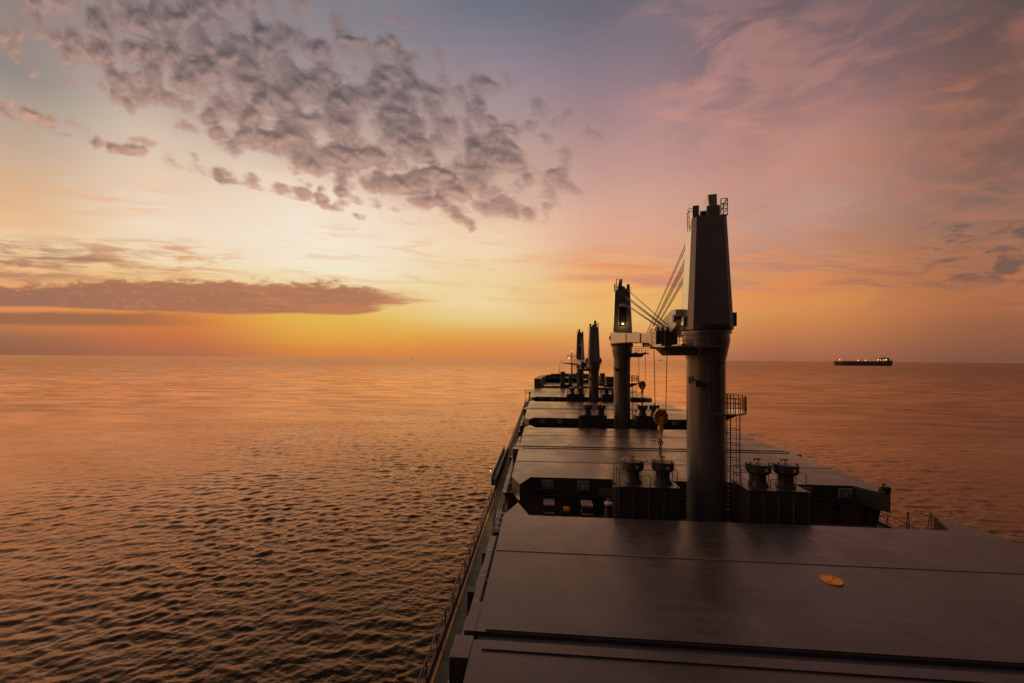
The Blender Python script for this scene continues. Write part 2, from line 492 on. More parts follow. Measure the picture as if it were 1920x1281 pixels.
def water_mat():
    m = bpy.data.materials.new("sea_water")
    m.use_nodes = True
    t = m.node_tree
    q = G(t)
    t.nodes.remove(t.nodes["Principled BSDF"])
    body = t.nodes.new("ShaderNodeBsdfDiffuse")
    body.inputs["Color"].default_value = (0.006, 0.008, 0.005, 1)
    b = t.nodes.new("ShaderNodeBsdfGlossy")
    b.inputs["Color"].default_value = (1.0, 0.75, 0.58, 1)  # warm tint put into the reflection, not the water's own colour
    fr = t.nodes.new("ShaderNodeLayerWeight")
    fr.inputs["Blend"].default_value = 0.5
    refl = q.m('ADD', 0.009, q.m('MULTIPLY', q.m('POWER', fr.outputs["Facing"], 3.85), 1.0))
    mx = t.nodes.new("ShaderNodeMixShader")
    dl = t.nodes.new("ShaderNodeVectorMath")
    dl.operation = 'LENGTH'
    t.links.new(t.nodes.new("ShaderNodeTexCoord").outputs["Object"], dl.inputs[0])
    # unresolved wave slopes lower the mean reflectance far out
    lg0 = q.m('LOGARITHM', dl.outputs["Value"], 10.0)
    ms = t.nodes.new("ShaderNodeMapping")
    t.links.new(t.nodes.new("ShaderNodeTexCoord").outputs["Object"], ms.inputs[0])
    ms.inputs["Rotation"].default_value = (0, 0, R(-6))
    ms.inputs["Scale"].default_value = (0.28, 1.0, 1)
    sl = q.sm(q.noise(ms.outputs[0], 0.11, 9, 0.74, 0.3), 0.36, 0.62, 0.66, 1.12)
    sl = q.m('ADD', 1.0, q.m('MULTIPLY', q.m('SUBTRACT', sl, 1.0), q.sm(lg0, 1.9, 2.5)))
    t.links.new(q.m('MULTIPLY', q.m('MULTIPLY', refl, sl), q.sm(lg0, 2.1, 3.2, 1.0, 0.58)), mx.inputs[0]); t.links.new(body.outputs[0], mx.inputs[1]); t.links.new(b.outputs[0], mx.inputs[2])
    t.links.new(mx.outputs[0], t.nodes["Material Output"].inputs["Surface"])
    co = t.nodes.new("ShaderNodeTexCoord").outputs["Object"]
    mp = t.nodes.new("ShaderNodeMapping")
    t.links.new(co, mp.inputs[0])
    mp.inputs["Rotation"].default_value = (0, 0, R(-14))
    mp.inputs["Scale"].default_value = (0.55, 1.25, 1)
    v = mp.outputs[0]
    a = q.noise(v, 0.8, 3, 0.6, 0.3)
    c = q.noise(v, 2.6, 4, 0.62, 0.4)
    e = q.noise(v, 0.09, 5, 0.6, 0.3)
    mp2 = t.nodes.new("ShaderNodeMapping")
    t.links.new(co, mp2.inputs[0])
    mp2.inputs["Rotation"].default_value = (0, 0, R(-8))
    mp2.inputs["Scale"].default_value = (0.35, 1.0, 1)
    patch = q.sm(q.noise(mp2.outputs[0], 0.02, 10, 0.68, 0.5), 0.36, 0.64, 0.45, 1.25)
    h = q.m('ADD', q.m('MULTIPLY', a, 0.45), q.m('MULTIPLY', c, 0.42))
    h = q.m('MULTIPLY', h, patch)
    dist = t.nodes.new("ShaderNodeVectorMath")
    dist.operation = 'LENGTH'
    t.links.new(co, dist.inputs[0])
    lg = q.m('LOGARITHM', dist.outputs["Value"], 10.0)
    # unresolved ripples far out act as roughness
    t.links.new(q.m('MULTIPLY', q.sm(lg, 1.6, 3.1, 0.02, 0.24), q.sm(patch, 0.45, 1.25, 0.70, 1.25, 'LINEAR')), b.inputs["Roughness"])
    h = q.m('ADD', h, q.m('MULTIPLY', e, 0.5))
    bn = t.nodes.new("ShaderNodeBump")
    bn.inputs["Strength"].default_value = 1.0
    bn.inputs["Distance"].default_value = 0.22
    t.links.new(h, bn.inputs["Height"])
    for nd in (fr, body, b):
        t.links.new(bn.outputs[0], nd.inputs["Normal"])
    return m


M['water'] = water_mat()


# ================================================================== mesh helper
class MB:
    def __init__(self):
        self.v = []
        self.f = []

    def add(self, vs, fs):
        o = len(self.v)
        self.v += [tuple(p) for p in vs]
        self.f += [tuple(i + o for i in f) for f in fs]
        return self

    def hexa(self, p):
        return self.add(p, [(0, 3, 2, 1), (4, 5, 6, 7), (0, 1, 5, 4), (1, 2, 6, 5), (2, 3, 7, 6), (3, 0, 4, 7)])

    def box(self, x0, x1, y0, y1, z0, z1):
        return self.hexa([(x0, y0, z0), (x1, y0, z0), (x1, y1, z0), (x0, y1, z0),
                          (x0, y0, z1), (x1, y0, z1), (x1, y1, z1), (x0, y1, z1)])

    def prism(self, poly, z0, z1, scale_top=None):
        n = len(poly)
        top = poly if scale_top is None else scale_top
        vs = [(x, y, z0) for x, y in poly] + [(x, y, z1) for x, y in top]
        fs = [tuple(range(n - 1, -1, -1)), tuple(range(n, 2 * n))]
        fs += [(i, (i + 1) % n, n + (i + 1) % n, n + i) for i in range(n)]
        return self.add(vs, fs)

    def tube(self, p0, p1, r, n=8, r1=None):
        p0, p1 = Vector(p0), Vector(p1)
        r1 = r if r1 is None else r1
        d = (p1 - p0)
        if d.length < 1e-6:
            return self
        d.normalize()
        a = d.orthogonal().normalized()
        b = d.cross(a)
        vs = []
        for p, rr in ((p0, r), (p1, r1)):
            for i in range(n):
                t = 2 * math.pi * i / n
                vs.append(p + (a * math.cos(t) + b * math.sin(t)) * rr)
        fs = [tuple(range(n - 1, -1, -1)), tuple(range(n, 2 * n))]
        fs += [(i, (i + 1) % n, n + (i + 1) % n, n + i) for i in range(n)]
        return self.add(vs, fs)

    def path(self, pts, r, n=6):
        for a, b in zip(pts, pts[1:]):
            self.tube(a, b, r, n)
        return self

    def lathe(self, prof, cx=0, cy=0, n=32):
        vs = []
        for r, z in prof:
            for i in range(n):
                t = 2 * math.pi * i / n
                vs.append((cx + r * math.cos(t), cy + r * math.sin(t), z))
        fs = [tuple(range(n - 1, -1, -1))]
        k = len(prof)
        fs.append(tuple((k - 1) * n + i for i in range(n)))
        for j in range(k - 1):
            for i in range(n):
                fs.append((j * n + i, j * n + (i + 1) % n, (j + 1) * n + (i + 1) % n, (j + 1) * n + i))
        return self.add(vs, fs)

    def ring(self, c, Rr, r, n=20, axis='z', a0=0, a1=360):
        pts = []
        for i in range(n + 1):
            t = R(a0 + (a1 - a0) * i / n)
            if axis == 'z':
                pts.append((c[0] + Rr * math.cos(t), c[1] + Rr * math.sin(t), c[2]))
            elif axis == 'y':
                pts.append((c[0] + Rr * math.cos(t), c[1], c[2] + Rr * math.sin(t)))
            else:
                pts.append((c[0], c[1] + Rr * math.cos(t), c[2] + Rr * math.sin(t)))
        return self.path(pts, r, 5)

    def ball(self, c, r, n=10):
        prof = [(max(0.001, r * math.sin(math.pi * i / n)), c[2] - r * math.cos(math.pi * i / n)) for i in range(n + 1)]
        return self.lathe(prof, c[0], c[1], n * 2)

    def xf(self, fn):
        self.v = [tuple(fn(p)) for p in self.v]
        return self

    def rotz(self, deg):
        c, s = math.cos(R(deg)), math.sin(R(deg))
        return self.xf(lambda p: (p[0] * c - p[1] * s, p[0] * s + p[1] * c, p[2]))

    def move(self, x, y, z):
        return self.xf(lambda p: (p[0] + x, p[1] + y, p[2] + z))

    def build(self, name, m, parent=None, bevel=0.0, **kw):
        me = bpy.data.meshes.new(name)
        me.from_pydata(self.v, [], self.f)
        me.validate()
        me.update()
        me.polygons.foreach_set("use_smooth", [True] * len(me.polygons))
        me.set_sharp_from_angle(angle=R(35))
        me.materials.append(m)
        o = bpy.data.objects.new(name, me)
        COL.objects.link(o)
        if parent is not None:
            o.parent = parent
        if bevel:
            b = o.modifiers.new("bevel", 'BEVEL')
            b.width = bevel
            b.segments = 2
            b.limit_method = 'ANGLE'
            b.angle_limit = R(40)
        tag(o, **kw)
        return o


def build_each(pieces, name, m, parent=None, bevel=0.0):
    return [p.build(name, m, parent, bevel) for p in pieces]


def tag(o, label=None, cat=None, group=None, kind=None):
    if label: o["label"] = label
    if cat: o["category"] = cat
    if group: o["group"] = group
    if kind: o["kind"] = kind
    return o


def thing(name, label, cat, loc=(0, 0, 0), rz=0.0, group=None):
    o = bpy.data.objects.new(name, None)
    o.empty_display_size = 0.2
    COL.objects.link(o)
    o.location = loc
    o.rotation_euler = (0, 0, rz)
    return tag(o, label, cat, group)


def dup(root, loc, label, rz=None):
    r = root.copy(); COL.objects.link(r)
    r.location = loc
    if rz is not None: r.rotation_euler = (0, 0, rz)
    r["label"] = label
    for ch in list(root.children):
        c = ch.copy(); COL.objects.link(c); c.parent = r
        for gc in list(ch.children):
            d = gc.copy(); COL.objects.link(d); d.parent = c
    return r


def text_mesh(s, size, parent, m, mtx, name="lettering"):
    cu = bpy.data.curves.new(name, 'FONT')
    cu.body = s
    cu.size = size
    cu.align_x = 'CENTER'
    cu.align_y = 'CENTER'
    cu.extrude = 0.003
    tmp = bpy.data.objects.new(name, cu)
    COL.objects.link(tmp)
    dg = bpy.context.evaluated_depsgraph_get()
    me = bpy.data.meshes.new_from_object(tmp.evaluated_get(dg))
    bpy.data.objects.remove(tmp)
    me.transform(mtx)
    me.materials.clear()
    me.materials.append(m)
    o = bpy.data.objects.new(name, me)
    COL.objects.link(o)
    o.parent = parent
    return o


DZ = 6.0          # main deck above the water
HT = 10.4         # hatch cover top

# ================================================================== sea
def build_sea():
    rng = np.random.default_rng(3)
    ra = [6.0]
    while ra[-1] < 60000:
        r = ra[-1]
        ra.append(r * (1.01 if r < 15 else 1.0036 if r < 160 else 1.006 if r < 700 else 1.025))
    ra = np.array(ra)
    # fine angles ahead, coarse behind (angle measured from the ship's heading)
    fine = np.concatenate([np.linspace(-70, -2, 700), np.linspace(-2, 74, 420)[1:]])
    coarse = np.linspace(74, 290, 90)[1:-1]
    an = np.radians(np.concatenate([fine, coarse]))
    nr, na = len(ra), len(an)
    RR, AA = np.meshgrid(ra, an, indexing='ij')
    X = RR * np.sin(AA); Y = RR * np.cos(AA)
    Z = np.zeros_like(X)
    cell = RR * np.where(RR < 160, 0.0036, 0.006)
    ncomp = 150
    Ls = np.exp(rng.uniform(np.log(0.32), np.log(3.4), ncomp))
    th = np.radians(rng.normal(99, 29, ncomp))
    for L, t in zip(Ls, th):
        k = 2 * np.pi / L
        amp = 0.0235 * L / (2 * np.pi) * (0.5 if L > 1.7 else 1.0)
        w = np.clip((L / cell - 2.6) / 2.4, 0, 1) * np.clip((900 - RR) / 500, 0, 1)
        ph = k * (X * np.cos(t) + Y * np.sin(t)) + rng.uniform(0, 2 * np.pi)
        s = np.sin(ph)
        Z += amp * w * (s + 0.34 * (s * s - 0.5) * 2)
    # wind patches: the chop is livelier in some places than in others
    patch = np.zeros_like(X)
    for k_ in range(14):
        L = np.exp(rng.uniform(np.log(14), np.log(60)))
        t = rng.uniform(0, np.pi)
        patch += np.sin(2 * np.pi / L * (0.6 * X * np.cos(t) + Y * np.sin(t)) + rng.uniform(0, 2 * np.pi))
    Z *= np.clip(1.05 + 0.075 * patch, 0.72, 1.4)
    # longer, lower waves carry the pattern where the short ones are no longer resolved
    for k_ in range(46):
        L = np.exp(rng.uniform(np.log(2.6), np.log(11)))
        t = np.radians(rng.normal(97, 20))
        k = 2 * np.pi / L
        w = np.clip((L / cell - 2.6) / 2.4, 0, 1) * np.clip((RR - 70) / 160, 0, 1) * np.clip((3000 - RR) / 1500, 0, 1)
        s = np.sin(k * (X * np.cos(t) + Y * np.sin(t)) + rng.uniform(0, 2 * np.pi))
        Z += 0.0105 * L / (2 * np.pi) * w * (s + 0.34 * (s * s - 0.5) * 2)
    U = X * CS + Y * SN
    Z -= TILT * U
    verts = np.stack([X, Y, Z], -1).reshape(-1, 3)
    verts = np.vstack([verts, [[0, 0, 0]]]).astype(np.float32)
    i = np.arange(nr - 1)[:, None]; j = np.arange(na)[None, :]
    j2 = (j + 1) % na
    quads = np.stack([i * na + j, i * na + j2, (i + 1) * na + j2, (i + 1) * na + j], -1).reshape(-1, 4)
    c = nr * na
    jj = np.arange(na)
    tris = np.stack([np.full(na, c), (jj + 1) % na, jj], -1)
    nq, ntri = len(quads), len(tris)
    me = bpy.data.meshes.new("sea")
    me.vertices.add(len(verts))
    me.vertices.foreach_set("co", verts.ravel())
    loops = np.concatenate([quads.ravel(), tris.ravel()]).astype(np.int32)
    me.loops.add(len(loops))
    me.loops.foreach_set("vertex_index", loops)
    starts = np.concatenate([np.arange(nq) * 4, nq * 4 + np.arange(ntri) * 3]).astype(np.int32)
    me.polygons.add(nq + ntri)
    me.polygons.foreach_set("loop_start", starts)
    me.update(calc_edges=True)
    me.validate()
    me.polygons.foreach_set("use_smooth", np.ones(nq + ntri, dtype=bool))
    # make sure faces look up
    if me.polygons[1000].normal.z < 0:
        me.flip_normals()
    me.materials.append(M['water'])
    o = bpy.data.objects.new("sea", me)
    COL.objects.link(o)
    tag(o, "dark rippled open sea reflecting the orange sky all round the ship", "sea", kind="structure")


build_sea()

# ================================================================== own ship: hull and decks
HL, HR = -5.05, 28.6
ship = thing("cargo_ship", "long bulk carrier underfoot seen from its bridge towards the bow", "ship", (0, 0, 0))
OUT = [(HL, -6), (HL, 100), (-5.15, 114), (-4.6, 121), (-2.7, 126), (-1.6, 137), (0.2, 148), (3.6, 159), (8, 166), (12, 169),
       (16, 166), (20.4, 159), (23.8, 148), (25.6, 137), (26.7, 126), (28.6, 118), (HR, 100), (HR, -6)]
OUT = OUT[::-1]
MB().prism([(x * 0.985 + 0.18, y) for x, y in OUT], -8, DZ - 0.05, OUT).build("hull", M['hull'], ship)
MB().prism(OUT, DZ - 0.05, DZ).build("deck", M['deck'], ship)
# gunwale bar along the deck edge
mb = MB()
for xx in (HL, HR - 0.12):
    mb.box(xx, xx + 0.12, -5.9, 100, DZ, DZ + 0.22)
mb.build("gunwale", M['rail'], ship)
# forecastle: bulwark ring and raised deck
FO = [(-2.6, 123), (-1.6, 137), (0.2, 148), (3.6, 159), (8, 166), (12, 168.6), (16, 166), (20.4, 159), (23.8, 148), (25.6, 137), (26.6, 123)]
inn = [(-0.4, 123), (0.3, 137), (1.9, 148), (4.9, 158), (8.7, 164), (12, 166.2), (15.3, 164), (19.1, 158), (22.1, 148), (23.7, 137), (24.4, 123)]
mb = MB()
for (a, b, c, d) in zip(FO, FO[1:], inn[1:], inn):
    mb.hexa([(d[0], d[1], DZ), (c[0], c[1], DZ), (b[0], b[1], DZ), (a[0], a[1], DZ),
             (d[0], d[1], 13.1), (c[0], c[1], 13.1), (b[0], b[1], 13.3), (a[0], a[1], 13.3)])
mb.build("bow_bulwark", M['coaming'], ship)
MB().prism([p for p in inn if p[1] > 140][::-1] + [(1.85, 147.9), (22.15, 147.9)][:0], 11.6, 12.0).build("forecastle_deck", M['deck'], ship)
# yellow walkway lines: a flat painted strip on the port side deck
mb = MB()
mb.hexa([(-4.76, -5, DZ + 0.004), (-4.64, -5, DZ + 0.004), (-4.94, 100, DZ + 0.004), (-5.02, 100, DZ + 0.004),
         (-4.76, -5, DZ + 0.008), (-4.64, -5, DZ + 0.008), (-4.94, 100, DZ + 0.008), (-5.02, 100, DZ + 0.008)])
mb.build("walkway_line", M['yellow'], ship)
mb = MB()
mb.hexa([(-3.66, -5, DZ + 0.004), (-3.58, -5, DZ + 0.004), (-3.70, 20.5, DZ + 0.004), (-3.78, 20.5, DZ + 0.004),
         (-3.66, -5, DZ + 0.008), (-3.58, -5, DZ + 0.008), (-3.70, 20.5, DZ + 0.008), (-3.78, 20.5, DZ + 0.008)])
mb.build("walkway_line", M['yellow'], ship)


# ================================================================== cargo hatches
def hatch(y0, y1, xl, xr, seam, label, discs, thin, tongues=(True, True)):
    t = thing("cargo_hatch", label, "hatch", (xl, y0, DZ), 0, "cargo hatches along the deck")
    W = xr - xl
    L = y1 - y0
    s = seam - y0
    # coaming: walls set back under the cover, ledge, vertical stays
    mb = MB()
    mb.box(0.35, W - 0.35, 0.25, 0.45, 0, 3.1)
    mb.box(0.35, W - 0.35, L - 0.45, L - 0.25, 0, 3.1)
    mb.box(0.35, 0.55, 0.45, L - 0.45, 0, 3.1)
    mb.box(W - 0.55, W - 0.35, 0.45, L - 0.45, 0, 3.1)
    mb.build("coaming", M['coaming'], t)
    mb = MB()
    mb.box(-0.80, 0.35, 0.0, L, 2.98, 3.06)
    mb.box(W - 0.35, W + 0.80, 0.0, L, 2.98, 3.06)
    mb.box(0.352, W - 0.352, -0.25, 0.248, 2.98, 3.06)
    mb.box(0.352, W - 0.352, L - 0.248, L + 0.25, 2.98, 3.06)
    mb.build("coaming_ledge", M['house'], t, 0.01)
    build_each([MB().box(-0.47, -0.10, 0.05, L - 0.05, 3.062, 3.075), MB().box(W + 0.10, W + 0.47, 0.05, L - 0.05, 3.062, 3.075)], "dark_strip", M['black'], t)  # flat black strips standing in for the dark gap beside the cover
    ps = []
    n = int(L / 1.55)
    for i in range(n + 1):
        y = 0.6 + (L - 1.2) * i / n
        for sx, x0, x1 in ((-1, 0.35, -0.74), (1, W - 0.35, W + 0.74)):
            ps.append(MB().add([(x0, y - 0.02, 0.0), (x0 + (x1 - x0) * 0.35, y - 0.02, 0.0), (x1, y - 0.02, 2.975), (x0, y - 0.02, 2.975),
                    (x0, y + 0.02, 0.0), (x0 + (x1 - x0) * 0.35, y + 0.02, 0.0), (x1, y + 0.02, 2.975), (x0, y + 0.02, 2.975)],
                   [(0, 1, 2, 3), (7, 6, 5, 4), (0, 4, 5, 1), (1, 5, 6, 2), (2, 6, 7, 3), (3, 7, 4, 0)]))
    n = int(W / 2.05)
    for i in range(n + 1):
        x = 0.7 + (W - 1.4) * i / n
        ps.append(MB().box(x - 0.09, x + 0.09, -0.02, 0.245, 0, 2.975))
        ps.append(MB().box(x - 0.09, x + 0.09, L - 0.245, L + 0.02, 0, 2.975))
    build_each(ps, "stay", M['house'], t)
    MB().box(0.36, W - 0.36, -0.06, -0.022, 1.3, 1.42).build("pipe_tray", M['pad'], t)

    # two folding panels
    for k, (a, b) in enumerate(((0.0, s - 0.19), (s + 0.19, L))):
        e_near = (k == 0 and tongues[0]); e_far = (k == 1 and tongues[1])
        poly = []
        if e_near:
            poly += [(0, a), (0.75, a - 1.75), (1.55, a), (W - 1.9, a), (W - 0.8, a - 1.75), (W, a)]
        else:
            poly += [(0, a), (W, a)]
        if e_far:
            poly += [(W, b), (W - 0.8, b + 1.9), (W - 1.9, b), (1.55, b), (0.75, b + 1.9), (0, b)]
        else:
            poly += [(W, b), (0, b)]
        p = MB().prism(poly, 3.12, 4.4)
        o = p.build("cover_panel", M['hatch'], t)
        o.data.materials.append(M['house'])          # dark side faces, their shade put into the colour
        for f in o.data.polygons:
            if abs(f.normal.z) < 0.5:
                f.material_index = 1
        # raised lip along the fold
        yy = (b - 0.42) if k == 0 else (a + 0.05)
        MB().box(0.35, W - 0.35, yy, yy + 0.37, 4.4, 4.455).build("fold_lip", M['hatch'], o)
        for yt in thin:
            yt -= y0
            if a < yt < b:
                MB().box(0.02, W - 0.02, yt - 0.03, yt + 0.03, 4.40, 4.425).build("weld_seam", M['coaming'], o)
    # rubber strip in the fold
    MB().box(0.1, W - 0.1, s - 0.185, s + 0.185, 3.2, 4.27).build("fold_joint", M['steel'], t)
    # hinge plates and housings outboard of the fold
    for sx in (0, 1):
        x0, x1 = ((-0.42, -0.004) if sx == 0 else (W + 0.004, W + 0.42))
        MB().box(x0, x1, s + 0.2, s + 1.75, 3.9, 4.39).build("hinge_plate", M['hatch'], t, 0.02)
    for sx in (0, 1):
        x0, x1 = ((-0.66, -0.01) if sx == 0 else (W + 0.01, W + 0.66))
        MB().box(x0, x1, s - 0.95, s + 0.02, 3.07, 4.38).build("hinge_housing", M['hatch'], t, 0.03)
    for (dx, dy) in discs:
        o = MB().lathe([(0.385, 4.40), (0.385, 4.445), (0.365, 4.46), (0.34, 4.46), (0.33, 4.44)], dx - xl, dy - y0, 40).build("hatch_cap", M['yellow'], t, label="round yellow cap set into the cover")
        build_each([MB().ring((dx - xl + math.cos(R(a)) * 0.23, dy - y0 + math.sin(R(a)) * 0.23, 4.442), 0.05, 0.012, 10, 'z', 0, 270) for a in (35, 215)], "handle", M['steel'], o)
    # locking pads on the near face
    if tongues[0]:
        for px_ in (2.9, 5.75, W - 5.35, W - 2.45):
            mb = MB()
            mb.box(px_ - 0.46, px_ + 0.46, -0.10, -0.002, 3.5, 4.2)
            for i in range(7):
                xx = px_ - 0.42 + i * 0.14
                mb.tube((xx, -0.12, 3.5), (xx, -0.12, 4.2), 0.045, 6)
            o = mb.build("rubber_pad", M['pad'], t, label="fluted grey pad bolted to the hatch side")
            mb = MB()
            mb.box(px_ - 0.24, px_ + 0.24, -0.19, -0.165, 3.86, 3.90)
            mb.tube((px_, -0.19, 3.72), (px_, -0.165, 3.72), 0.075, 10)
            mb.tube((px_, -0.19, 3.62), (px_, -0.165, 3.62), 0.045, 10)
            mb.build("crest", M['white'], o)
    # cleats and pale round cover plates on the side ledge
    yy = 0.9
    ps = []
    rr = random.Random(int(y0))
    while yy < L - 0.8:
        ps.append(MB().tube((-0.63, yy, 3.06), (-0.63, yy, 3.075), 0.11, 12))
        yy += rr.choice([0.42, 0.42, 0.5, 1.9])
    build_each(ps, "ledge_plate", M['pad'], t)
    ps = []
    for i in range(int(L / 2.6)):
        y = 1.4 + i * 2.6
        ps.append(MB().box(-0.28, -0.02, y - 0.12, y + 0.12, 3.08, 3.42).tube((-0.15, y - 0.2, 3.3), (-0.15, y + 0.2, 3.3), 0.05, 6))
        ps.append(MB().box(W + 0.02, W + 0.28, y - 0.12, y + 0.12, 3.08, 3.42))
    build_each(ps, "cleat", M['steel'], t)
    return t


hatch(2.6, 22.0, -2.33, 24.6, 12.3, "nearest brown hatch cover with a dark fold groove across it",
      [(12.5, 16.6), (9.9, 8.2)], [17.85, 7.2], (False, True))
hatch(29.15, 50.2, -2.45, 25.3, 39.15, "brown hatch cover behind the nearest crane with two yellow round caps",
      [(9.62, 34.87), (13.09, 43.7)], [45.1, 33.6])
hatch(58.6, 80.8, -2.83, 26.4, 69.5, "brown hatch cover directly beyond the crane with the lit lamp",
      [(9.8, 65), (13.2, 74.5)], [75.4, 63.8])
hatch(91.0, 117.8, -3.05, 27.1, 104.6, "brown hatch cover between the two farthest cranes",
      [(9.9, 99), (13.4, 110)], [98, 111.2])
hatch(127.2, 147.0, 0.5, 23.5, 137.0, "small farthest hatch cover in front of the bow deck",
      [(11, 132)], [142.0])


# ================================================================== deck cranes
def railing(mb, pts, h=1.0, r=0.022, rails=(0.36, 0.68, 1.0), step=1.1, closed=False):
    P = [Vector(p) for p in pts]
    if closed: P.append(P[0])
    for z in rails:
        for a, b in zip(P, P[1:]):
            mb.tube(a + Vector((0, 0, z * h)), b + Vector((0, 0, z * h)), r, 6)
    for a, b in zip(P, P[1:]):
        n = max(1, int(round((b - a).length / step)))
        for i in range(n + 1):
            q = a.lerp(b, i / n)
            mb.tube(q, q + Vector((0, 0, h)), r * 1.15, 6)
    return mb


def crane(x, y, top, yaw, rest, jl, label, front_lamp=False, detail=True, jz=(0.25, -1.1), cab=False, hh=7.55):
    """top: height of the slewing ring above deck; yaw: direction of the jib (0 = bow); rest: side of the jib rest"""
    t = thing("deck_crane", label, "crane", (x, y, DZ), 0, "deck cranes in a row")
    # column
    c = MB().lathe([(1.32, 0), (1.32, 0.12), (1.20, 0.16), (1.19, 2.0), (1.19, top - 2.05), (1.24, top - 1.8), (1.42, top - 0.85), (1.45, top - 0.7), (1.45, top - 0.25),
                    (1.56, top - 0.22), (1.56, top - 0.02), (1.5, top)], 0, 0, 56).build("column", M['crane'], t)
    build_each([MB().lathe([(1.18, zz - 0.03), (1.197, zz - 0.022), (1.197, zz + 0.022), (1.18, zz + 0.03)], 0, 0, 48) for zz in (3.9, 6.6, 9.3)], "weld_band", M['crane'], c)
    pz = top - 5.4          # round landing half way
    # caged ladder on the starboard side, deck to landing
    mb = MB()
    lx = 1.50
    for yy in (-0.24, 0.24):
        mb.tube((lx, yy, 3.2), (lx, yy, pz + 1.1), 0.035, 6)
    for i in range(int((pz - 3.2) / 0.32)):
        mb.tube((lx, -0.24, 3.4 + i * 0.32), (lx, 0.24, 3.4 + i * 0.32), 0.018, 5)
    z = 5.2
    hoops = []
    while z < pz - 0.1:
        pts = [(lx, -0.3, z), (lx + 0.3, -0.38, z), (lx + 0.6, -0.28, z), (lx + 0.70, 0, z), (lx + 0.6, 0.28, z), (lx + 0.3, 0.38, z), (lx, 0.3, z)]
        mb.path(pts, 0.024, 5)
        z += 1.0
    for p in ((lx + 0.3, -0.38), (lx + 0.62, -0.25), (lx + 0.70, 0.0), (lx + 0.62, 0.25), (lx + 0.3, 0.38)):
        mb.tube((p[0], p[1], 5.2), (p[0], p[1], z - 1.0), 0.018, 5)
    for zz in (4.0, 6.5, 9.0):
        if zz < pz:
            mb.tube((1.2, 0, zz), (lx, 0.24, zz), 0.03, 5); mb.tube((1.2, 0, zz), (lx, -0.24, zz), 0.03, 5)
    mb.build("ladder", M['rail'], c)
    # landing platform: wedge round the starboard quarter
    pts = [(1.2 * math.cos(R(a)), 1.2 * math.sin(R(a))) for a in range(45, -91, -9)]
    out = [(2.45 * math.cos(R(a)), 2.1 * math.sin(R(a))) for a in range(-66, 46, 11)]
    poly = pts + [(-0.45, -1.65)] + out
    mb = MB().prism(poly, pz - 0.10, pz)
    mb.add([(1.2, -0.05, pz - 0.12), (2.6, -0.05, pz - 0.12), (1.2, -0.05, pz - 0.75), (1.2, 0.05, pz - 0.12), (2.6, 0.05, pz - 0.12), (1.2, 0.05, pz - 0.75)],
           [(0, 1, 2), (5, 4, 3), (0, 3, 4, 1), (1, 4, 5, 2), (2, 5, 3, 0)])
    mb.add([(0.3, -1.2, pz - 0.12), (0.3, -1.72, pz - 0.12), (0.3, -1.2, pz - 0.6), (0.4, -1.2, pz - 0.12), (0.4, -1.72, pz - 0.12), (0.4, -1.2, pz - 0.6)],
           [(0, 1, 2), (5, 4, 3), (0, 3, 4, 1), (1, 4, 5, 2), (2, 5, 3, 0)])
    pf = mb.build("landing", M['crane'], c)
    mb = MB()
    railing(mb, [(p[0] * 0.98, p[1] * 0.98, pz) for p in [(-0.45, -1.65)] + out], 1.0, 0.022, step=0.9)
    mb.build("landing_rail", M['rail'], c)
    # ladder frame up the aft face from landing to the ring
    mb = MB()
    for xx in (-0.42, -0.10, 0.42):
        mb.tube((xx, -1.38, pz), (xx, -1.38, top - 2.0), 0.022, 5)
        mb.tube((xx, -1.38, top - 2.0), (xx, -1.60, top - 0.5), 0.022, 5)
    zz = pz + 0.35
    while zz < top - 2.1:
        mb.tube((-0.42, -1.38, zz), (-0.10, -1.38, zz), 0.014, 5)
        zz += 0.32
    for zz in (pz + 0.8, pz + 2.0, pz + 3.2, top - 2.1):
        mb.tube((-0.70, -1.38, zz), (0.55, -1.38, zz), 0.024, 5)
        mb.tube((-0.42, -1.05, zz), (-0.42, -1.40, zz), 0.02, 5); mb.tube((0.42, -1.0, zz), (0.42, -1.40, zz), 0.02, 5)
    mb.tube((-0.42, -1.60, top - 0.5), (0.42, -1.60, top - 0.5), 0.022, 5)
    mb.build("upper_ladder", M['house'], c)
    # flood lamp bracket on the column
    mb = MB().box(-1.32, -1.22, -0.55, -0.40, top - 3.55, top - 3.1)
    mb.box(-1.20, -0.86, -1.28, -0.98, top - 3.75, top - 3.35)
    mb.tube((-1.27, -0.5, top - 3.3), (-1.0, -1.05, top - 3.45), 0.04, 6)
    mb.build("flood_lamp", M['steel'], c)
    # jib rest: cantilever platform towards one side
    s = rest
    zr = top - 1.06
    mb = MB()
    def SX(p): return (p[0] * s, p[1], p[2])
    vs = [(1.1, -1.0, zr - 0.62), (2.62, -0.9, zr - 0.62), (3.15, -0.9, zr - 0.12), (1.1, -1.0, zr - 0.12),
          (1.1, 0.9, zr - 0.62), (2.62, 0.8, zr - 0.62), (3.15, 0.8, zr - 0.12), (1.1, 0.9, zr - 0.12)]
    mb.add([SX(p) for p in vs], [(0, 1, 2, 3), (7, 6, 5, 4), (0, 4, 5, 1), (1, 5, 6, 2), (2, 6, 7, 3), (3, 7, 4, 0)])
    mb.box(min(1.05 * s, 3.3 * s), max(1.05 * s, 3.3 * s), -1.72, 1.1, zr - 0.118, zr)
    mb.box(min(-0.3 * s, 1.15 * s), max(-0.3 * s, 1.15 * s), -1.74, -1.2, zr - 0.118, zr)
    mb.box(min(3.302 * s, 3.85 * s), max(3.302 * s, 3.85 * s), -0.5, 0.4, zr - 0.16, zr - 0.03)
    # saddle blocks
    mb.box(min(1.7 * s, 1.95 * s), max(1.7 * s, 1.95 * s), -0.9, 0.9, zr, zr + 0.16)
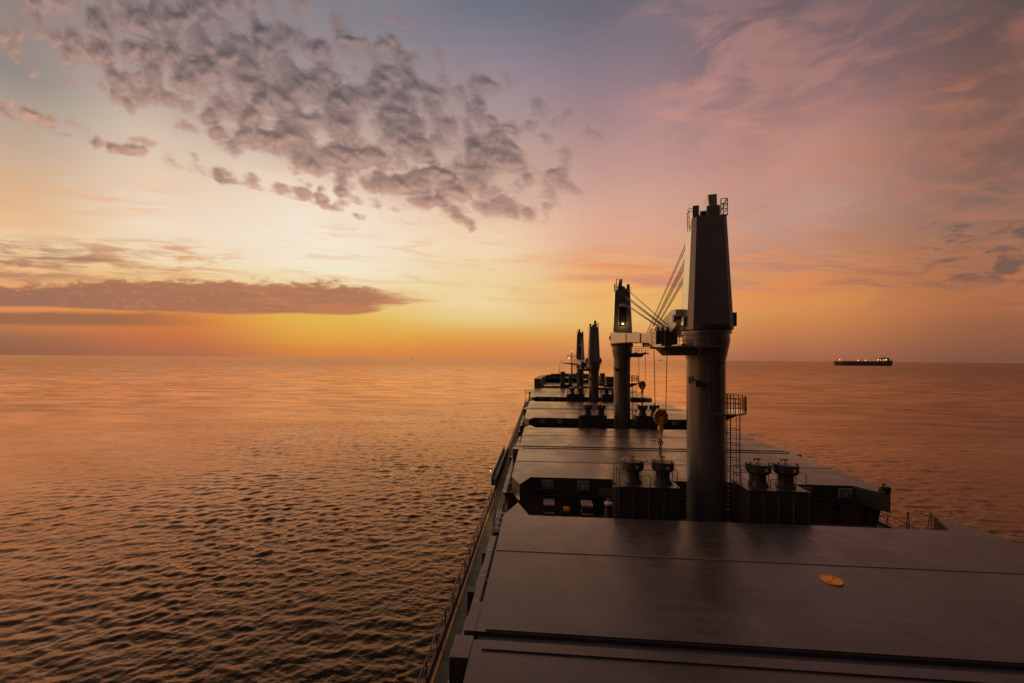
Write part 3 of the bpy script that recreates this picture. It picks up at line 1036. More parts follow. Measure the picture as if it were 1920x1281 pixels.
    mb.box(min(3.0 * s, 3.25 * s), max(3.0 * s, 3.25 * s), -0.9, 0.9, zr, zr + 0.16)
    rs = mb.build("jib_rest", M['crane'], t, 0.015)
    mb = MB()
    railing(mb, [SX((-0.3, -1.7, zr)), SX((3.28, -1.7, zr))], 1.0, 0.016, step=0.95)
    railing(mb, [SX((1.5, 1.05, zr)), SX((3.28, 1.05, zr))], 1.0, 0.016, step=1.1)
    mb.build("rest_rail", M['rail'], rs)
    # crane house (rotates with the jib; built facing +y then turned)
    b0, b1 = 1.42, 1.06
    def sect(w, d0, d1, ch):
        return [(-w + ch, -d0), (w - ch, -d0), (w, -d0 + ch * 0.9), (w, d1), (-w, d1), (-w, -d0 + ch * 0.9)]
    mb = MB().prism(sect(b0, 1.25, 1.05, 0.34), top + 0.02, top + hh, sect(b1, 0.98, 0.62, 0.26))
    hs = mb.rotz(yaw).build("crane_house", M['crane'], t, 0.03)
    mb = MB().lathe([(1.58, top + 0.02), (1.60, top + 0.06), (1.60, top + 0.30), (1.5, top + 0.34)], 0, 0, 48)
    mb.build("slewing_ring", M['steel'], t)
    # access door / fuse boxes on the flanks
    mb = MB()
    mb.box(b0 - 0.02, b0 + 0.24, -0.75, 0.05, top + 0.25, top + 1.15)
    mb.box(-b0 - 0.20, -b0 + 0.02, -0.9, -0.2, top + 0.35, top + 0.95)
    mb.rotz(yaw).build("side_box", M['crane'], hs, 0.02)
    # aft face door seam, vents
    mb = MB()
    mb.box(-0.32, 0.32, -1.225, -1.195, top + 0.9, top + 2.75)
    mb.xf(lambda p: (p[0], p[1] + (p[2] - top) * 0.034, p[2]))
    mb.rotz(yaw).build("house_door", M['crane'], hs, 0.01)
    # head of the crane: sheave bracket, post, railings
    th = top + hh
    mb = MB()
    mb.box(-0.18, 0.62, -0.85, 0.1, th - 0.01, th + 0.72)
    mb.hexa([(0.0, -0.7, th + 0.72), (0.5, -0.7, th + 0.72), (0.5, 0.0, th + 0.72), (0.0, 0.0, th + 0.72),
             (0.02, -0.45, th + 1.62), (0.56, -0.45, th + 1.62), (0.56, 0.9, th + 1.55), (0.02, 0.9, th + 1.55)])
    mb.box(-1.0, -0.60, -0.7, 0.5, th - 0.01, th + 0.86)
    mb.box(-0.60, -0.18, -0.5, 0.4, th - 0.01, th + 0.26)
    mb.tube((-0.42, -0.1, th + 0.45), (-0.05, -0.1, th + 0.45), 0.22, 14)
    mb.rotz(yaw).build("sheave_head", M['crane'], hs, 0.02)
    mb = MB()
    railing(mb, [(0.66, -0.9, th + 0.02), (1.04, -0.9, th + 0.02), (1.04, 0.55, th + 0.02), (0.66, 0.55, th + 0.02)], 1.05, 0.024, step=0.75)
    mb.tube((0.66, -0.9, th + 0.3), (1.04, -0.9, th + 1.05), 0.02, 5)
    mb.box(0.62, 1.08, -0.95, 0.6, th - 0.01, th + 0.02)
    mb.rotz(yaw).build("top_rail", M['rail'], hs)
    mb = MB()
    for yy in (-0.55, -0.1):
        mb.path([(-1.16, yy, th - 0.7), (-1.2, yy, th + 0.55), (-1.12, yy, th + 0.72), (-1.0, yy, th + 0.72)], 0.022, 5)
    for i in range(5):
        mb.tube((-1.19, -0.55, th - 0.4 + i * 0.3), (-1.19, -0.1, th - 0.4 + i * 0.3), 0.016, 5)
    if yaw > 90 or yaw < -90 or not detail:
        mb.tube((0.75, -0.3, th), (0.75, -0.3, th + 1.9), 0.05, 8)
    mb.rotz(yaw).build("top_ladder", M['rail'], hs)
    # jib: two root legs outside the house joining into a box boom
    z0, z1 = top + jz[0], top + jz[1]
    def zc(q): return z0 + (z1 - z0) * q
    mb = MB()
    y_root, y_tip = 0.55, jl
    def sec(q, w, hb, ht):
        yy = y_root + (y_tip - y_root) * q
        return yy, zc(q) - hb, zc(q) + ht, w
    S = [sec(0, 1.80, 0.55, 0.62), sec(0.07, 1.76, 0.82, 0.84), sec(0.34, 1.40, 0.60, 0.62), sec(0.62, 1.05, 0.42, 0.48), sec(0.90, 0.74, 0.40, 0.42), sec(0.955, 0.70, 0.62, 0.62), sec(1.0, 0.70, 0.62, 0.62)]
    for side in (-1, 1):
        for a, b in zip(S[:3], S[1:3]):
            th_ = 0.42
            def q4(sx, k):
                return (side * sx, k)
            x0a, x1a = side * (a[3] - th_), side * a[3]
            x0b, x1b = side * (b[3] - th_), side * b[3]
            if side < 0:
                x0a, x1a, x0b, x1b = x1a, x0a, x1b, x0b
            mb.hexa([(x0a, a[0], a[1]), (x1a, a[0], a[1]), (x1b, b[0], b[1]), (x0b, b[0], b[1]),
                     (x0a, a[0], a[2]), (x1a, a[0], a[2]), (x1b, b[0], b[2]), (x0b, b[0], b[2])])
    for a, b in zip(S[2:], S[3:]):
        mb.hexa([(-a[3], a[0], a[1]), (a[3], a[0], a[1]), (b[3], b[0], b[1]), (-b[3], b[0], b[1]),
                 (-a[3], a[0], a[2]), (a[3], a[0], a[2]), (b[3], b[0], b[2]), (-b[3], b[0], b[2])])
    # cross box between the legs
    a = S[2]
    mb.box(-a[3] + 0.43, a[3] - 0.43, a[0] - 1.3, a[0] - 0.01, a[1] + 0.05, a[2] - 0.05)
    jb = mb.rotz(yaw).build("jib", M['jib'], t, 0.02)
    # pivots, stiffeners, walkway lamp boxes on the boom
    mb = MB()
    for side in (-1, 1):
        mb.tube((side * 1.35, y_root + 0.25, zc(0)), (side * 1.92, y_root + 0.25, zc(0)), 0.28, 16)
        for q in (0.22, 0.5, 0.78):
            yy, zb, zt, w = sec(q, 1.74 - q * 1.1, 0.45, 0.55)
            mb.box(min(side * w, side * (w + 0.06)), max(side * w, side * (w + 0.06)), yy - 0.08, yy + 0.08, zb - 0.1, zt - 0.1)
    mb.rotz(yaw).build("pivot", M['steel'], jb)
    yy = y_tip
    zt = zc(1)
    ps = [MB().tube((xx - 0.09, yy - 0.25, zt + 0.55), (xx + 0.09, yy - 0.25, zt + 0.55), 0.38, 20).rotz(yaw) for xx in (-0.52, -0.18, 0.18, 0.52)]
    build_each(ps, "sheave", M['steel'], jb)
    mb = MB()
    mb.box(-0.92, -0.74, yy - 0.9, yy - 0.1, zt - 0.62, zt + 0.60)
    mb.box(-0.80, -0.70, yy - 0.6, yy + 0.05, zt - 0.95, zt - 0.62)
    mb.box(-0.66, 0.66, yy + 0.001, yy + 0.03, zt - 0.60, zt + 0.60)
    for xx in (-0.40, 0.0, 0.40):
        mb.box(xx - 0.025, xx + 0.025, yy + 0.03, yy + 0.06, zt - 0.58, zt + 0.58)
    mb.tube((-0.80, yy - 0.4, zt - 0.75), (0.80, yy - 0.4, zt - 0.75), 0.1, 10)
    mb.tube((-0.85, yy - 0.5, zt + 0.60), (-0.85, yy - 0.5, zt + 0.86), 0.07, 8)
    mb.rotz(yaw).build("jib_head", M['steel'], jb)
    MB().box(-0.4, 0.4, yy - 2.8, yy - 1.8, zt + 0.42, zt + 0.70).rotz(yaw).build("winch_box", M['steel'], jb)
    # luffing and hoisting wires
    mb = MB()
    for (xs, zz, xe, ye) in [(-0.46, 0.30, -0.42, 0.25), (-0.34, 0.26, -0.34, 0.25),
                             (-0.42, -0.80, -0.14, 0.30), (-0.32, -0.84, -0.07, 0.30), (-0.22, -0.88, 0.0, 0.30), (-0.12, -0.92, 0.07, 0.30),
                             (-0.36, -2.0, 0.30, 0.25), (-0.26, -2.04, 0.37, 0.25), (-0.16, -2.08, 0.44, 0.25)]:
        mb.tube((xs, 0.66 - 0.43 * zz / hh, th + zz), (xe, yy - ye, zt + 0.9), 0.026, 6)
    mb.rotz(yaw).build("luffing_wire", M['wire'], t)
    if cab:
        # front glazing and lamp
        f = lambda z: 1.05 - 0.43 * (z - top) / hh
        mb = MB()
        zA, zB = top + 3.45, top + 5.75
        mb.hexa([(-0.48, f(zA) - 0.02, zA), (0.52, f(zA) - 0.02, zA), (0.52, f(zA) + 0.10, zA), (-0.48, f(zA) + 0.10, zA),
                 (-0.44, f(zB) - 0.02, zB), (0.50, f(zB) - 0.02, zB), (0.50, f(zB) + 0.10, zB), (-0.44, f(zB) + 0.10, zB)])
        mb.rotz(yaw).build("cab_window", M['glass'], hs)
        mb = MB()
        zA, zB = top + 5.8, top + 6.2
        mb.hexa([(-0.48, f(zA) - 0.02, zA), (0.52, f(zA) - 0.02, zA), (0.52, f(zA) + 0.35, zA), (-0.48, f(zA) + 0.35, zA),
                 (-0.48, f(zB) - 0.02, zB), (0.52, f(zB) - 0.02, zB), (0.52, f(zB) + 0.12, zB), (-0.48, f(zB) + 0.12, zB)])
        mb.tube((0.62, f(top + 3.0) + 0.06, top + 3.0), (0.58, f(top + 5.7) + 0.06, top + 5.7), 0.035, 6)
        mb.rotz(yaw).build("cab_visor", M['jib'], hs)
    if front_lamp:
        mb = MB().box(-0.22, 0.28, 0.84, 1.16, top + 3.05, top + 3.36)
        mb.rotz(yaw).build("lamp_box", M['steel'], hs)
        mb = MB().tube((0.03, 1.162, top + 3.2), (0.03, 1.20, top + 3.2), 0.10, 16)
        mb.rotz(yaw).build("lamp", M['lamp'], hs)
        pl = bpy.data.lights.new("crane_lamp_light", 'POINT')
        pl.energy = 35; pl.color = (1.0, 0.6, 0.2); pl.shadow_soft_size = 0.1
        po = bpy.data.objects.new("crane_lamp_light", pl); COL.objects.link(po); po.parent = hs
        a = R(yaw)
        po.location = (-math.sin(a) * 1.5, math.cos(a) * 1.5, top + 3.25)
    return t


c1 = crane(11.2, 25.6, 15.9, -8.0, -1, 25.6, "nearest and tallest crane on its thick round column", jz=(1.0, 0.6))
c2 = crane(11.9, 54.6, 15.9, 174.9, 1, 25.8, "crane behind the nearest one with a lit lamp on its front", True, jz=(1.2, -0.3), cab=True, hh=8.25)
c3 = crane(12.25, 86.2, 12.8, -5, -1, 25.5, "shorter dark crane between the lamp lit crane and the farthest crane", jz=(0.75, 0.3), hh=8.6)
c4 = crane(12.85, 122.3, 12.5, 176, 1, 25.5, "smallest and farthest crane beside the pale bow mast", jz=(1.0, -0.1), cab=True, hh=9.9)
# red lamp on the tip of the second crane's jib
def tip_point(x, y, top, yaw, jl, jzt, off):
    a = R(yaw)
    px, py = off[0], jl + off[1]
    return (px * math.cos(a) - py * math.sin(a), px * math.sin(a) + py * math.cos(a), top + jzt + off[2])
p = tip_point(0, 0, 15.9, 174.9, 25.8, -0.3, (0.85, -0.5, 0.93))
MB().ball(p, 0.09).build("red_lamp", M['lampr'], c2)
# foot lettering on the nearest column
def col_text(par, s, z, size):
    cu_m = Matrix.Translation((0.05, -1.205, z)) @ Matrix.Rotation(R(90), 4, 'X')
    text_mesh(s, size, par, M['white'], cu_m)
col_text(c1, "STAND CLEAR OF", 3.35, 0.15)
col_text(c1, "CRANE JIB", 3.15, 0.15)


# ================================================================== hook blocks
def hook_block(x, y, z_top, z_jib, spread, rz, label, hang, k_=1.0):
    """z_top: top of the block; hang: length of chain below"""
    t = thing("hook_block", label, "hook block", (x, y, z_top), rz, "striped hook blocks hanging from jibs")
    prof = [(-0.28, 0), (0.28, 0), (0.42, -0.16), (0.58, -0.45), (0.60, -0.75), (0.50, -1.0), (0.22, -1.42), (-0.22, -1.42), (-0.50, -1.0), (-0.60, -0.75), (-0.58, -0.45), (-0.42, -0.16)]
    prof = [(a * k_, b * k_) for a, b in prof[::-1]]
    k = len(prof)
    mb = MB()
    vs = [(a, -0.20, b) for a, b in prof] + [(a, 0.20, b) for a, b in prof]
    mb.add(vs, [tuple(range(k)), tuple(range(2 * k - 1, k - 1, -1))] + [(i, k + i, k + (i + 1) % k, (i + 1) % k) for i in range(k)])
    mb.build("block", M['stripe'], t, 0.03)
    mb = MB().box(-0.26, 0.26, -0.24, 0.24, -0.10, 0.06)
    mb.tube((0, -0.24, -0.68), (0, 0.24, -0.68), 0.16, 14)
    mb.box(-0.15, 0.15, -0.22, 0.22, -1.62, -1.30)
    mb.box(-0.13, 0.13, -0.28, -0.20, -1.40, -0.62)
    mb.build("swivel", M['yellow'], t, 0.01)
    mb = MB()
    for s in (-1, 1):
        mb.tube((s * 0.40, 0, -0.3), (s * spread, 0, z_jib - z_top), 0.028, 6)
    mb.build("hoist_wire", M['wire'], t)
    # hook
    mb = MB().tube((0, 0, -1.6), (0, 0, -1.95), 0.10, 10)
    pts = [(0.0, 0, -1.9)] + [(0.11 * math.sin(R(a)), 0, -2.15 + 0.17 * math.cos(R(a))) for a in range(10, 300, 30)]
    mb.path(pts, 0.06, 8)
    mb.build("hook", M['yellow'], t)
    mb = MB()
    z = -2.35
    i = 0
    while z > -hang:
        ax = 'y' if i % 2 == 0 else 'x'
        n = 10
        pr = []
        for j in range(n + 1):
            a = 2 * math.pi * j / n
            w, h_ = 0.075 * math.cos(a), 0.15 * math.sin(a)
            pr.append((w if ax == 'y' else 0, w if ax == 'x' else 0, z - 0.12 + h_))
        mb.path(pr, 0.032, 5)
        z -= 0.22
        i += 1
    mb.build("chain", M['steel'], t)
    mb = MB().ring((0, 0, -2.62), 0.16, 0.045, 14, 'y')
    for sx in (-0.12, 0.1):
        mb.path([(sx * 0.3, 0.05, -hang + 1.2), (sx, 0.1, -hang)], 0.02, 5)
    mb.build("shackle", M['steel'], t)
    return t


# ================================================================== ventilator houses
VH_GROUP = "ventilator houses between the hatches"


def vent_house(x0, x1, y0, label, stairs_side, mirror=False, vents=None, depth=2.0, h=5.75):
    t = thing("ventilator_house", label, "ventilator house", (x0, y0, DZ), 0, VH_GROUP)
    W = x1 - x0
    b = MB().box(0, W, 0, depth, 0, h).build("house", M['house'], t, 0.03)
    mb = MB().box(-0.05, W + 0.05, -0.05, depth + 0.05, h, h + 0.05)
    mb.box(-0.27, -0.002, 0.25, 0.50, 0, h - 0.1) if not mirror else mb.box(W + 0.002, W + 0.30, 0.2, 0.5, 0, h - 0.1)
    mb.build("roof_plate", M['house'], b)
    # door, stiffeners and a vent grille on the aft face
    mb = MB()
    for i in range(1, 4):
        mb.box(W * i / 4 - 0.03, W * i / 4 + 0.03, -0.05, -0.002, 0.1, h - 0.15)
    mb.box(0.25, 1.0, -0.09, -0.003, 0.4, 2.2)
    mb.box(W - 1.2, W - 0.35, -0.07, -0.003, 0.9, 2.4)
    mb.build("house_door", M['coaming'], b)
    for vx in (vents or (1.12, W - 0.72)):
        v = MB().lathe([(0.58, h + 0.05), (0.57, h + 0.12), (0.47, h + 0.30), (0.45, h + 0.45), (0.45, h + 0.95)], vx, depth * 0.5, 28).build("ventilator", M['house'], t)
        MB().lathe([(0.44, h + 0.82), (0.60, h + 0.86), (0.71, h + 0.98), (0.71, h + 1.42), (0.73, h + 1.43), (0.73, h + 1.49), (0.66, h + 1.50), (0.0, h + 1.545)], vx, depth * 0.5, 36).build("vent_cap", M['house'], v)
        mb = MB().tube((vx, depth * 0.5, h + 1.52), (vx, depth * 0.5, h + 1.74), 0.035, 8)
        mb.ring((vx, depth * 0.5, h + 1.74), 0.17, 0.025, 14)
        mb.tube((vx - 0.17, depth * 0.5, h + 1.74), (vx + 0.17, depth * 0.5, h + 1.74), 0.018, 5)
        mb.tube((vx, depth * 0.5 - 0.17, h + 1.74), (vx, depth * 0.5 + 0.17, h + 1.74), 0.018, 5)
        mb.build("hand_wheel", M['red'], v)
        ps = []
        for a in (200, 320, 80):
            ps.append(MB().box(vx + 0.6 * math.cos(R(a)) - 0.03, vx + 0.6 * math.cos(R(a)) + 0.03, depth * 0.5 + 0.6 * math.sin(R(a)) - 0.03, depth * 0.5 + 0.6 * math.sin(R(a)) + 0.03, h + 1.5, h + 1.62))
        build_each(ps, "lug", M['steel'], v)
        a = R(-82)
        mb = MB().box(vx + 0.02, vx + 0.19, depth * 0.5 - 0.735, depth * 0.5 - 0.705, h + 1.12, h + 1.30)
        mb.build("vent_sign", M['white'], v)
    mb = MB()
    z = h + 0.05
    railing(mb, [(0.08, 0.08, z), (0.08, depth - 0.08, z), (W - 0.08, depth - 0.08, z), (W - 0.08, 0.08, z)], 1.0, 0.02, (0.5, 1.0), step=1.0)
    mb.path([(0.08, 0.08, z), (0.08, 0.08, z + 1.0)], 0.026, 6)
    railing(mb, [(1.6, 0.5, z), (2.15, 0.5, z)], 0.55, 0.02, (1.0,), step=0.55)
    mb.build("roof_rail", M['rail'], t)
    # cable ladder up the outboard corner
    xs = -0.14 if not mirror else W + 0.16
    build_each([MB().box(xs - 0.05, xs + 0.05, 0.17, 0.245, 0.3 + i * 0.27, 0.42 + i * 0.27) for i in range(20)], "cable_clip", M['pad'], t)
    return t


houses = [
    (11.2, 25.6, 23.55, ["left ventilator house beside the nearest crane with two drum vents", "right ventilator house beside the nearest crane with two drum vents"]),
    (11.9, 54.6, 52.9, ["left ventilator house at the foot of the lamp lit crane", "right ventilator house at the foot of the lamp lit crane"]),
    (12.3, 86.2, 84.6, ["left ventilator house at the foot of the shorter third crane", "right ventilator house at the foot of the shorter third crane"]),
]
for xc, yc, yf, labs in houses:
    vent_house(xc - 6.28, xc - 2.5, yf, labs[0], -1)
    vent_house(xc + 1.68, xc + 5.2, yf, labs[1], 1, mirror=True)

# the house by the farthest crane carries two tall square vents instead
def bow_vent_house(x0, y0, label, posts, W):
    t = thing("ventilator_house", label, "ventilator house", (x0, y0, DZ), 0, VH_GROUP)
    b = MB().box(0, W, 0, 2.4, 0, 5.4).build("house", M['house'], t, 0.03)
    mb = MB().box(-0.06, W + 0.06, -0.06, 2.46, 5.4, 5.47).build("roof_plate", M['house'], b)
    for (px_, w, h) in posts:
        v = MB().box(px_ - w * 0.42, px_ + w * 0.42, 0.6, 1.6, 5.47, h - 0.9).build("ventilator", M['coaming'], t)
        MB().box(px_ - w * 0.5, px_ + w * 0.5, 0.5, 1.7, h - 0.9, h).build("vent_cap", M['coaming'], v, 0.03)
    mb = MB()
    railing(mb, [(0.06, 0.06, 5.47), (0.06, 2.34, 5.47), (W - 0.06, 2.34, 5.47), (W - 0.06, 0.06, 5.47)], 1.0, 0.03, (0.5, 1.0))
    mb.build("roof_rail", M['rail'], t)
bow_vent_house(6.2, 121.0, "left house by the farthest crane with two tall square vents", [(0.85, 1.5, 9.7), (3.3, 1.1, 8.7)], 4.0)
bow_vent_house(19.2, 121.0, "right house by the farthest crane with square vents and a broad tank", [(1.0, 1.5, 9.2), (3.6, 2.9, 8.0)], 5.2)

hook_block(9.28, 29.0, 16.02, 20.7, 0.50, R(0), "nearer yellow striped hook block with a long chain", 4.0, 0.88)
hook_block(13.95, 51.4, 16.85, 21.6, 0.48, R(0), "farther small striped hook block between the two nearest cranes", 4.0, 0.80)


# ================================================================== railings along the ship's sides
def side_rail(x_of, y0, y1, label, inward, step=1.55):
    t = thing("side_railing", label, "railing", (0, 0, DZ), 0, "railings along the deck edge")
    n = int((y1 - y0) / step)
    ys = [y0 + i * step for i in range(n + 1)]
    mb = MB()
    for z, r in ((0.42, 0.022), (0.75, 0.022), (1.08, 0.04)):
        mb.path([(x_of(y), y, z) for y in ys], r, 6)
    mb.build("rail", M['rail'], t)
    for i, y in enumerate(ys):
        x = x_of(y)
        mb = MB().box(x - 0.03, x + 0.03, y - 0.012, y + 0.012, 0.0, 1.10)
        if i % 2 == 0:
            mb.tube((x, y, 0.85), (x + inward * 0.34, y + 0.02, 0.02), 0.02, 5)
        mb.build("stanchion", M['rail'], t)
    return t


side_rail(lambda y: HL + 0.10, -2.0, 36.6, "near port railing from the camera up to the stowed gangway", 1)
side_rail(lambda y: HL + 0.06 if y < 100 else HL + 0.06 - (y - 100) * 0.006, 52.5, 118, "far port railing from the stowed gangway up to the bow", 1)
side_rail(lambda y: HR - 0.10 if y < 118 else HR, -2.0, 118, "starboard railing along the right deck edge", -1)

# ================================================================== stowed gangway with its lamp
gw = thing("gangway", "dark gangway stowed on edge along the port railing", "gangway", (HL - 0.10, 38.4, DZ))
mb = MB()
L = 13.2
mb.box(-0.30, -0.22, 0, L, 0.35, 1.30)
mb.box(0.22, 0.30, 0, L, 0.35, 1.30)
mb.box(-0.22, 0.22, 0, L, 0.35, 0.45)
mb.build("frame", M['steel'], gw)
build_each([MB().box(-0.219, 0.219, 0.2 + i * 0.44, 0.4 + i * 0.44, 0.9, 0.94) for i in range(29)], "tread", M['pad'], gw)
mb = MB()
for i in range(9):
    y = 0.3 + i * (L - 0.6) / 8
    mb.box(0.30, 0.36, y - 0.06, y + 0.06, 0.0, 1.45)
mb.tube((0.33, 0, 1.43), (0.33, L, 1.43), 0.035, 6)
mb.tube((-0.28, 0, 1.36), (-0.28, L, 1.36), 0.035, 6)
mb.build("handrail", M['rail'], gw)
lamp = thing("deck_lamp", "small bright lamp on a bracket at the near end of the gangway", "lamp", (HL + 0.05, 38.0, DZ))
MB().tube((0, 0, 0), (0, 0, 2.05), 0.03, 6).tube((0, 0, 2.05), (-0.35, -0.1, 2.15), 0.03, 6).build("bracket", M['rail'], lamp)
mb = MB().box(-0.52, -0.34, -0.2, 0.0, 2.10, 2.20)
mb.build("lamp_shade", M['steel'], lamp)
MB().box(-0.48, -0.38, -0.225, -0.202, 2.07, 2.15).build("bulb", M['lampw'], lamp)
# a warm deck lamp that lights the walkway below the stair
lamp2 = thing("deck_lamp", "warm walkway lamp shining on the deck by the stair", "lamp", (-4.1, 31.5, DZ))
MB().tube((0, 0, 0), (0, 0, 1.3), 0.035, 6).build("post", M['rail'], lamp2)
MB().ball((0, -0.04, 1.36), 0.035).build("bulb", M['lampd'], lamp2)
ld = bpy.data.lights.new("walkway_lamp_light", 'POINT')
ld.energy = 30; ld.color = (1.0, 0.6, 0.22); ld.shadow_soft_size = 0.08
lo = bpy.data.objects.new("walkway_lamp_light", ld); COL.objects.link(lo); lo.parent = lamp2; lo.location = (0, -0.14, 1.36)

# gap lamp (second gap)
gl = thing("deck_lamp", "tiny lit lamp low in the dark hatch gap left of the lamp lit crane", "lamp", (3.15, 51.2, DZ))
MB().tube((0, 0, 0), (0, 0, 4.0), 0.04, 6).build("post", M['rail'], gl)
MB().ball((0, -0.06, 4.05), 0.11).build("bulb", M['lampw'], gl)

# ================================================================== gear on the port walkway
def deck_box(x, y, label, w=0.42, d=0.42, h=0.95):
    t = thing("deck_box", label, "box", (x, y, DZ), 0, "small boxes along the port walkway")
    MB().box(-w / 2, w / 2, -d / 2, d / 2, 0.12, h).build("case", M['teal'], t, 0.015)
    MB().box(-w / 2 - 0.02, w / 2 + 0.02, -d / 2 - 0.02, d / 2 + 0.02, h, h + 0.04).build("lid", M['teal'], t, 0.01)
    mb = MB()
    for sx in (-1, 1):
        for sy in (-1, 1):
            mb.box(sx * (w / 2 - 0.06) - 0.025, sx * (w / 2 - 0.06) + 0.025, sy * (d / 2 - 0.06) - 0.025, sy * (d / 2 - 0.06) + 0.025, 0, 0.12)
    mb.build("foot", M['steel'], t)
deck_box(-3.52, 17.9, "teal box beside the nearest hatch, closest to the camera", 0.40, 0.40, 2.3)
deck_box(-3.50, 22.0, "teal box beside the far corner of the nearest hatch", 0.36, 0.36, 2.0)
deck_box(-3.4, 26.6, "teal box by the foot of the red railed stair", 0.4, 0.4, 1.1)

def bollard(x, y, label, z=DZ, s=1.0):
    t = thing("bollard", label, "bollard", (x, y, z), 0, "mooring bollards on deck")
    MB().box(-0.22 * s, 0.22 * s, -0.55 * s, 0.55 * s, 0, 0.08 * s).build("base", M['steel'], t)
    for yy in (-0.3, 0.3):
        MB().lathe([(0.16 * s, 0.08 * s), (0.15 * s, 0.5 * s), (0.19 * s, 0.52 * s), (0.19 * s, 0.6 * s), (0.13 * s, 0.63 * s)], 0, yy * s, 18).build("post", M['steel'], t)
bollard(-3.75, 20.4, "low double bollard on the walkway before the teal boxes")
bollard(-3.7, 23.4, "low double bollard on the walkway near the gap")
bollard(-4.2, 62, "distant double bollard on the far port walkway")

t = thing("pipe_run", "bundle of three thin deck pipes running along the port hatch side", "pipes", (0, 0, DZ))
build_each([MB().tube((-3.92 + k * 0.13, 2, 0.30), (-3.92 + k * 0.13, 112, 0.30), (0.045, 0.035, 0.05)[k], 8) for k in range(3)], "pipe", M['pad'], t)
build_each([MB().box(-4.0, -3.58, y - 0.04, y + 0.04, 0.0, 0.24) for y in range(4, 112, 3)], "pipe_support", M['steel'], t)

# curved pipe vents along the hatch side
def goose(x, y, label):
    t = thing("goose_neck_vent", label, "vent pipe", (x, y, DZ), 0, "goose neck vent pipes on the walkway")
    MB().tube((0, 0, 0), (0, 0, 0.9), 0.07, 10).ring((0.14, 0, 0.9), 0.14, 0.07, 8, 'y', 180, 0).build("pipe", M['white'], t)
    MB().tube((0.28, 0, 0.9), (0.28, 0, 0.72), 0.09, 10).build("cap", M['steel'], t)
goose(-3.55, 13.6, "goose neck vent pipe closest to the bottom of the picture")
goose(-3.5, 19.4, "goose neck vent pipe between the bollard and the tall teal box")
for i, (yy, lb) in enumerate([(60, "dark upright locker beside the third hatch, near end"), (66, "dark upright locker beside the third hatch, at its middle"),
                              (44.5, "dark upright locker across from the stowed gangway"), (74, "dark upright locker beside the third hatch, far end")]):
    t = thing("locker", lb, "locker", (-3.75, yy, DZ), 0, "dark lockers on the far walkway")
    MB().box(-0.25, 0.25, -0.3, 0.3, 0, 1.8 + 0.3 * (i % 2)).build("case", M['steel'], t, 0.02)
    MB().box(-0.2, 0.2, -0.32, -0.302, 0.15, 1.5).build("door", M['teal'], t)

# access stair with red rails at the first gap
st = thing("access_stair", "short steel stair with red rails beside the pointed hatch corners at left", "stair", (-3.25, 26.9, DZ))
build_each([MB().box(-0.45, 0.45, i * 0.32, i * 0.32 + 0.28, 0.28 + i * 0.26, 0.33 + i * 0.26) for i in range(6)], "tread", M['pad'], st)
for sx in (-1, 1):
    mb = MB().tube((sx * 0.48, 0, 0.05), (sx * 0.48, 1.9, 1.70), 0.05, 6)
    mb.build("stringer", M['house'], st)
    mb = MB().path([(sx * 0.50, 0, 0.0), (sx * 0.50, 0, 1.0), (sx * 0.50, 1.9, 2.65), (sx * 0.50, 1.9, 1.65)], 0.028, 6)
    mb.tube((sx * 0.50, 0.95, 0.85), (sx * 0.50, 0.95, 1.83), 0.022, 6)
    mb.build("handrail", M['red'], st)

# catwalk, timber stacks, boxes, hydrant in the first gap
def timber_stack(x, y, label, n=3):
    t = thing("timber_stack", label, "timber", (x, y, DZ), 0, "stacks of dunnage timber in the nearest hatch gap")
    for k in range(n):
        mb = MB()
        for i in range(5):
            mb.box(-0.42 + i * 0.17, -0.27 + i * 0.17, -0.55, 0.55, 0.3 + k * 0.62, 0.42 + k * 0.62)
        mb.build("planks", M['timber'], t)
        zb0, zb1 = (0.0, 0.30) if k == 0 else (0.42 + (k - 1) * 0.62, 0.3 + k * 0.62)
        build_each([MB().box(-0.42, 0.42, a, a + 0.1, zb0, zb1) for a in (-0.45, 0.35)], "bearer", M['steel'], t)
timber_stack(0.55, 28.0, "timber stack under the left grey pad in the nearest hatch gap", 5)
timber_stack(3.45, 28.0, "timber stack under the right grey pad in the nearest hatch gap", 5)
t = thing("pump", "small yellow pump standing between the two timber stacks", "pump", (1.95, 28.0, DZ + 1.9))
MB().box(-0.35, 0.35, -0.25, 0.25, -1.9, 0.12).build("base", M['steel'], t)
MB().tube((-0.3, 0, 0.42), (0.15, 0, 0.42), 0.24, 16).build("motor", M['yellow'], t)
MB().tube((0.15, 0, 0.42), (0.34, 0, 0.42), 0.18, 16).tube((0.25, 0, 0.42), (0.25, 0, 0.8), 0.06, 8).build("pump_head", M['steel'], t)
t = thing("hydrant", "white capped hydrant drum with a red wheel beside the ventilator house", "hydrant", (5.0, 27.55, DZ))
MB().lathe([(0.34, 0), (0.34, 2.6), (0.26, 2.75), (0.26, 3.0)], 0, 0, 20).build("body", M['steel'], t)
MB().lathe([(0.30, 3.0), (0.31, 3.03), (0.31, 3.16), (0.20, 3.22)], 0, 0, 20).build("cap", M['white'], t)
MB().tube((0, 0, 3.22), (0, 0, 3.42), 0.04, 8).ring((0, 0, 3.42), 0.16, 0.03, 14).build("hand_wheel", M['red'], t)
t = thing("control_cabinet", "flat grey control cabinet with two doors on the second hatch side", "cabinet", (5.05, 28.86, DZ + 3.08))
MB().box(-0.5, 0.5, -0.18, 0.0, 0.1, 0.72).build("case", M['house'], t, 0.02)
MB().box(-0.47, -0.02, -0.2, -0.181, 0.14, 0.68).box(0.02, 0.47, -0.2, -0.181, 0.14, 0.68).build("door", M['coaming'], t)
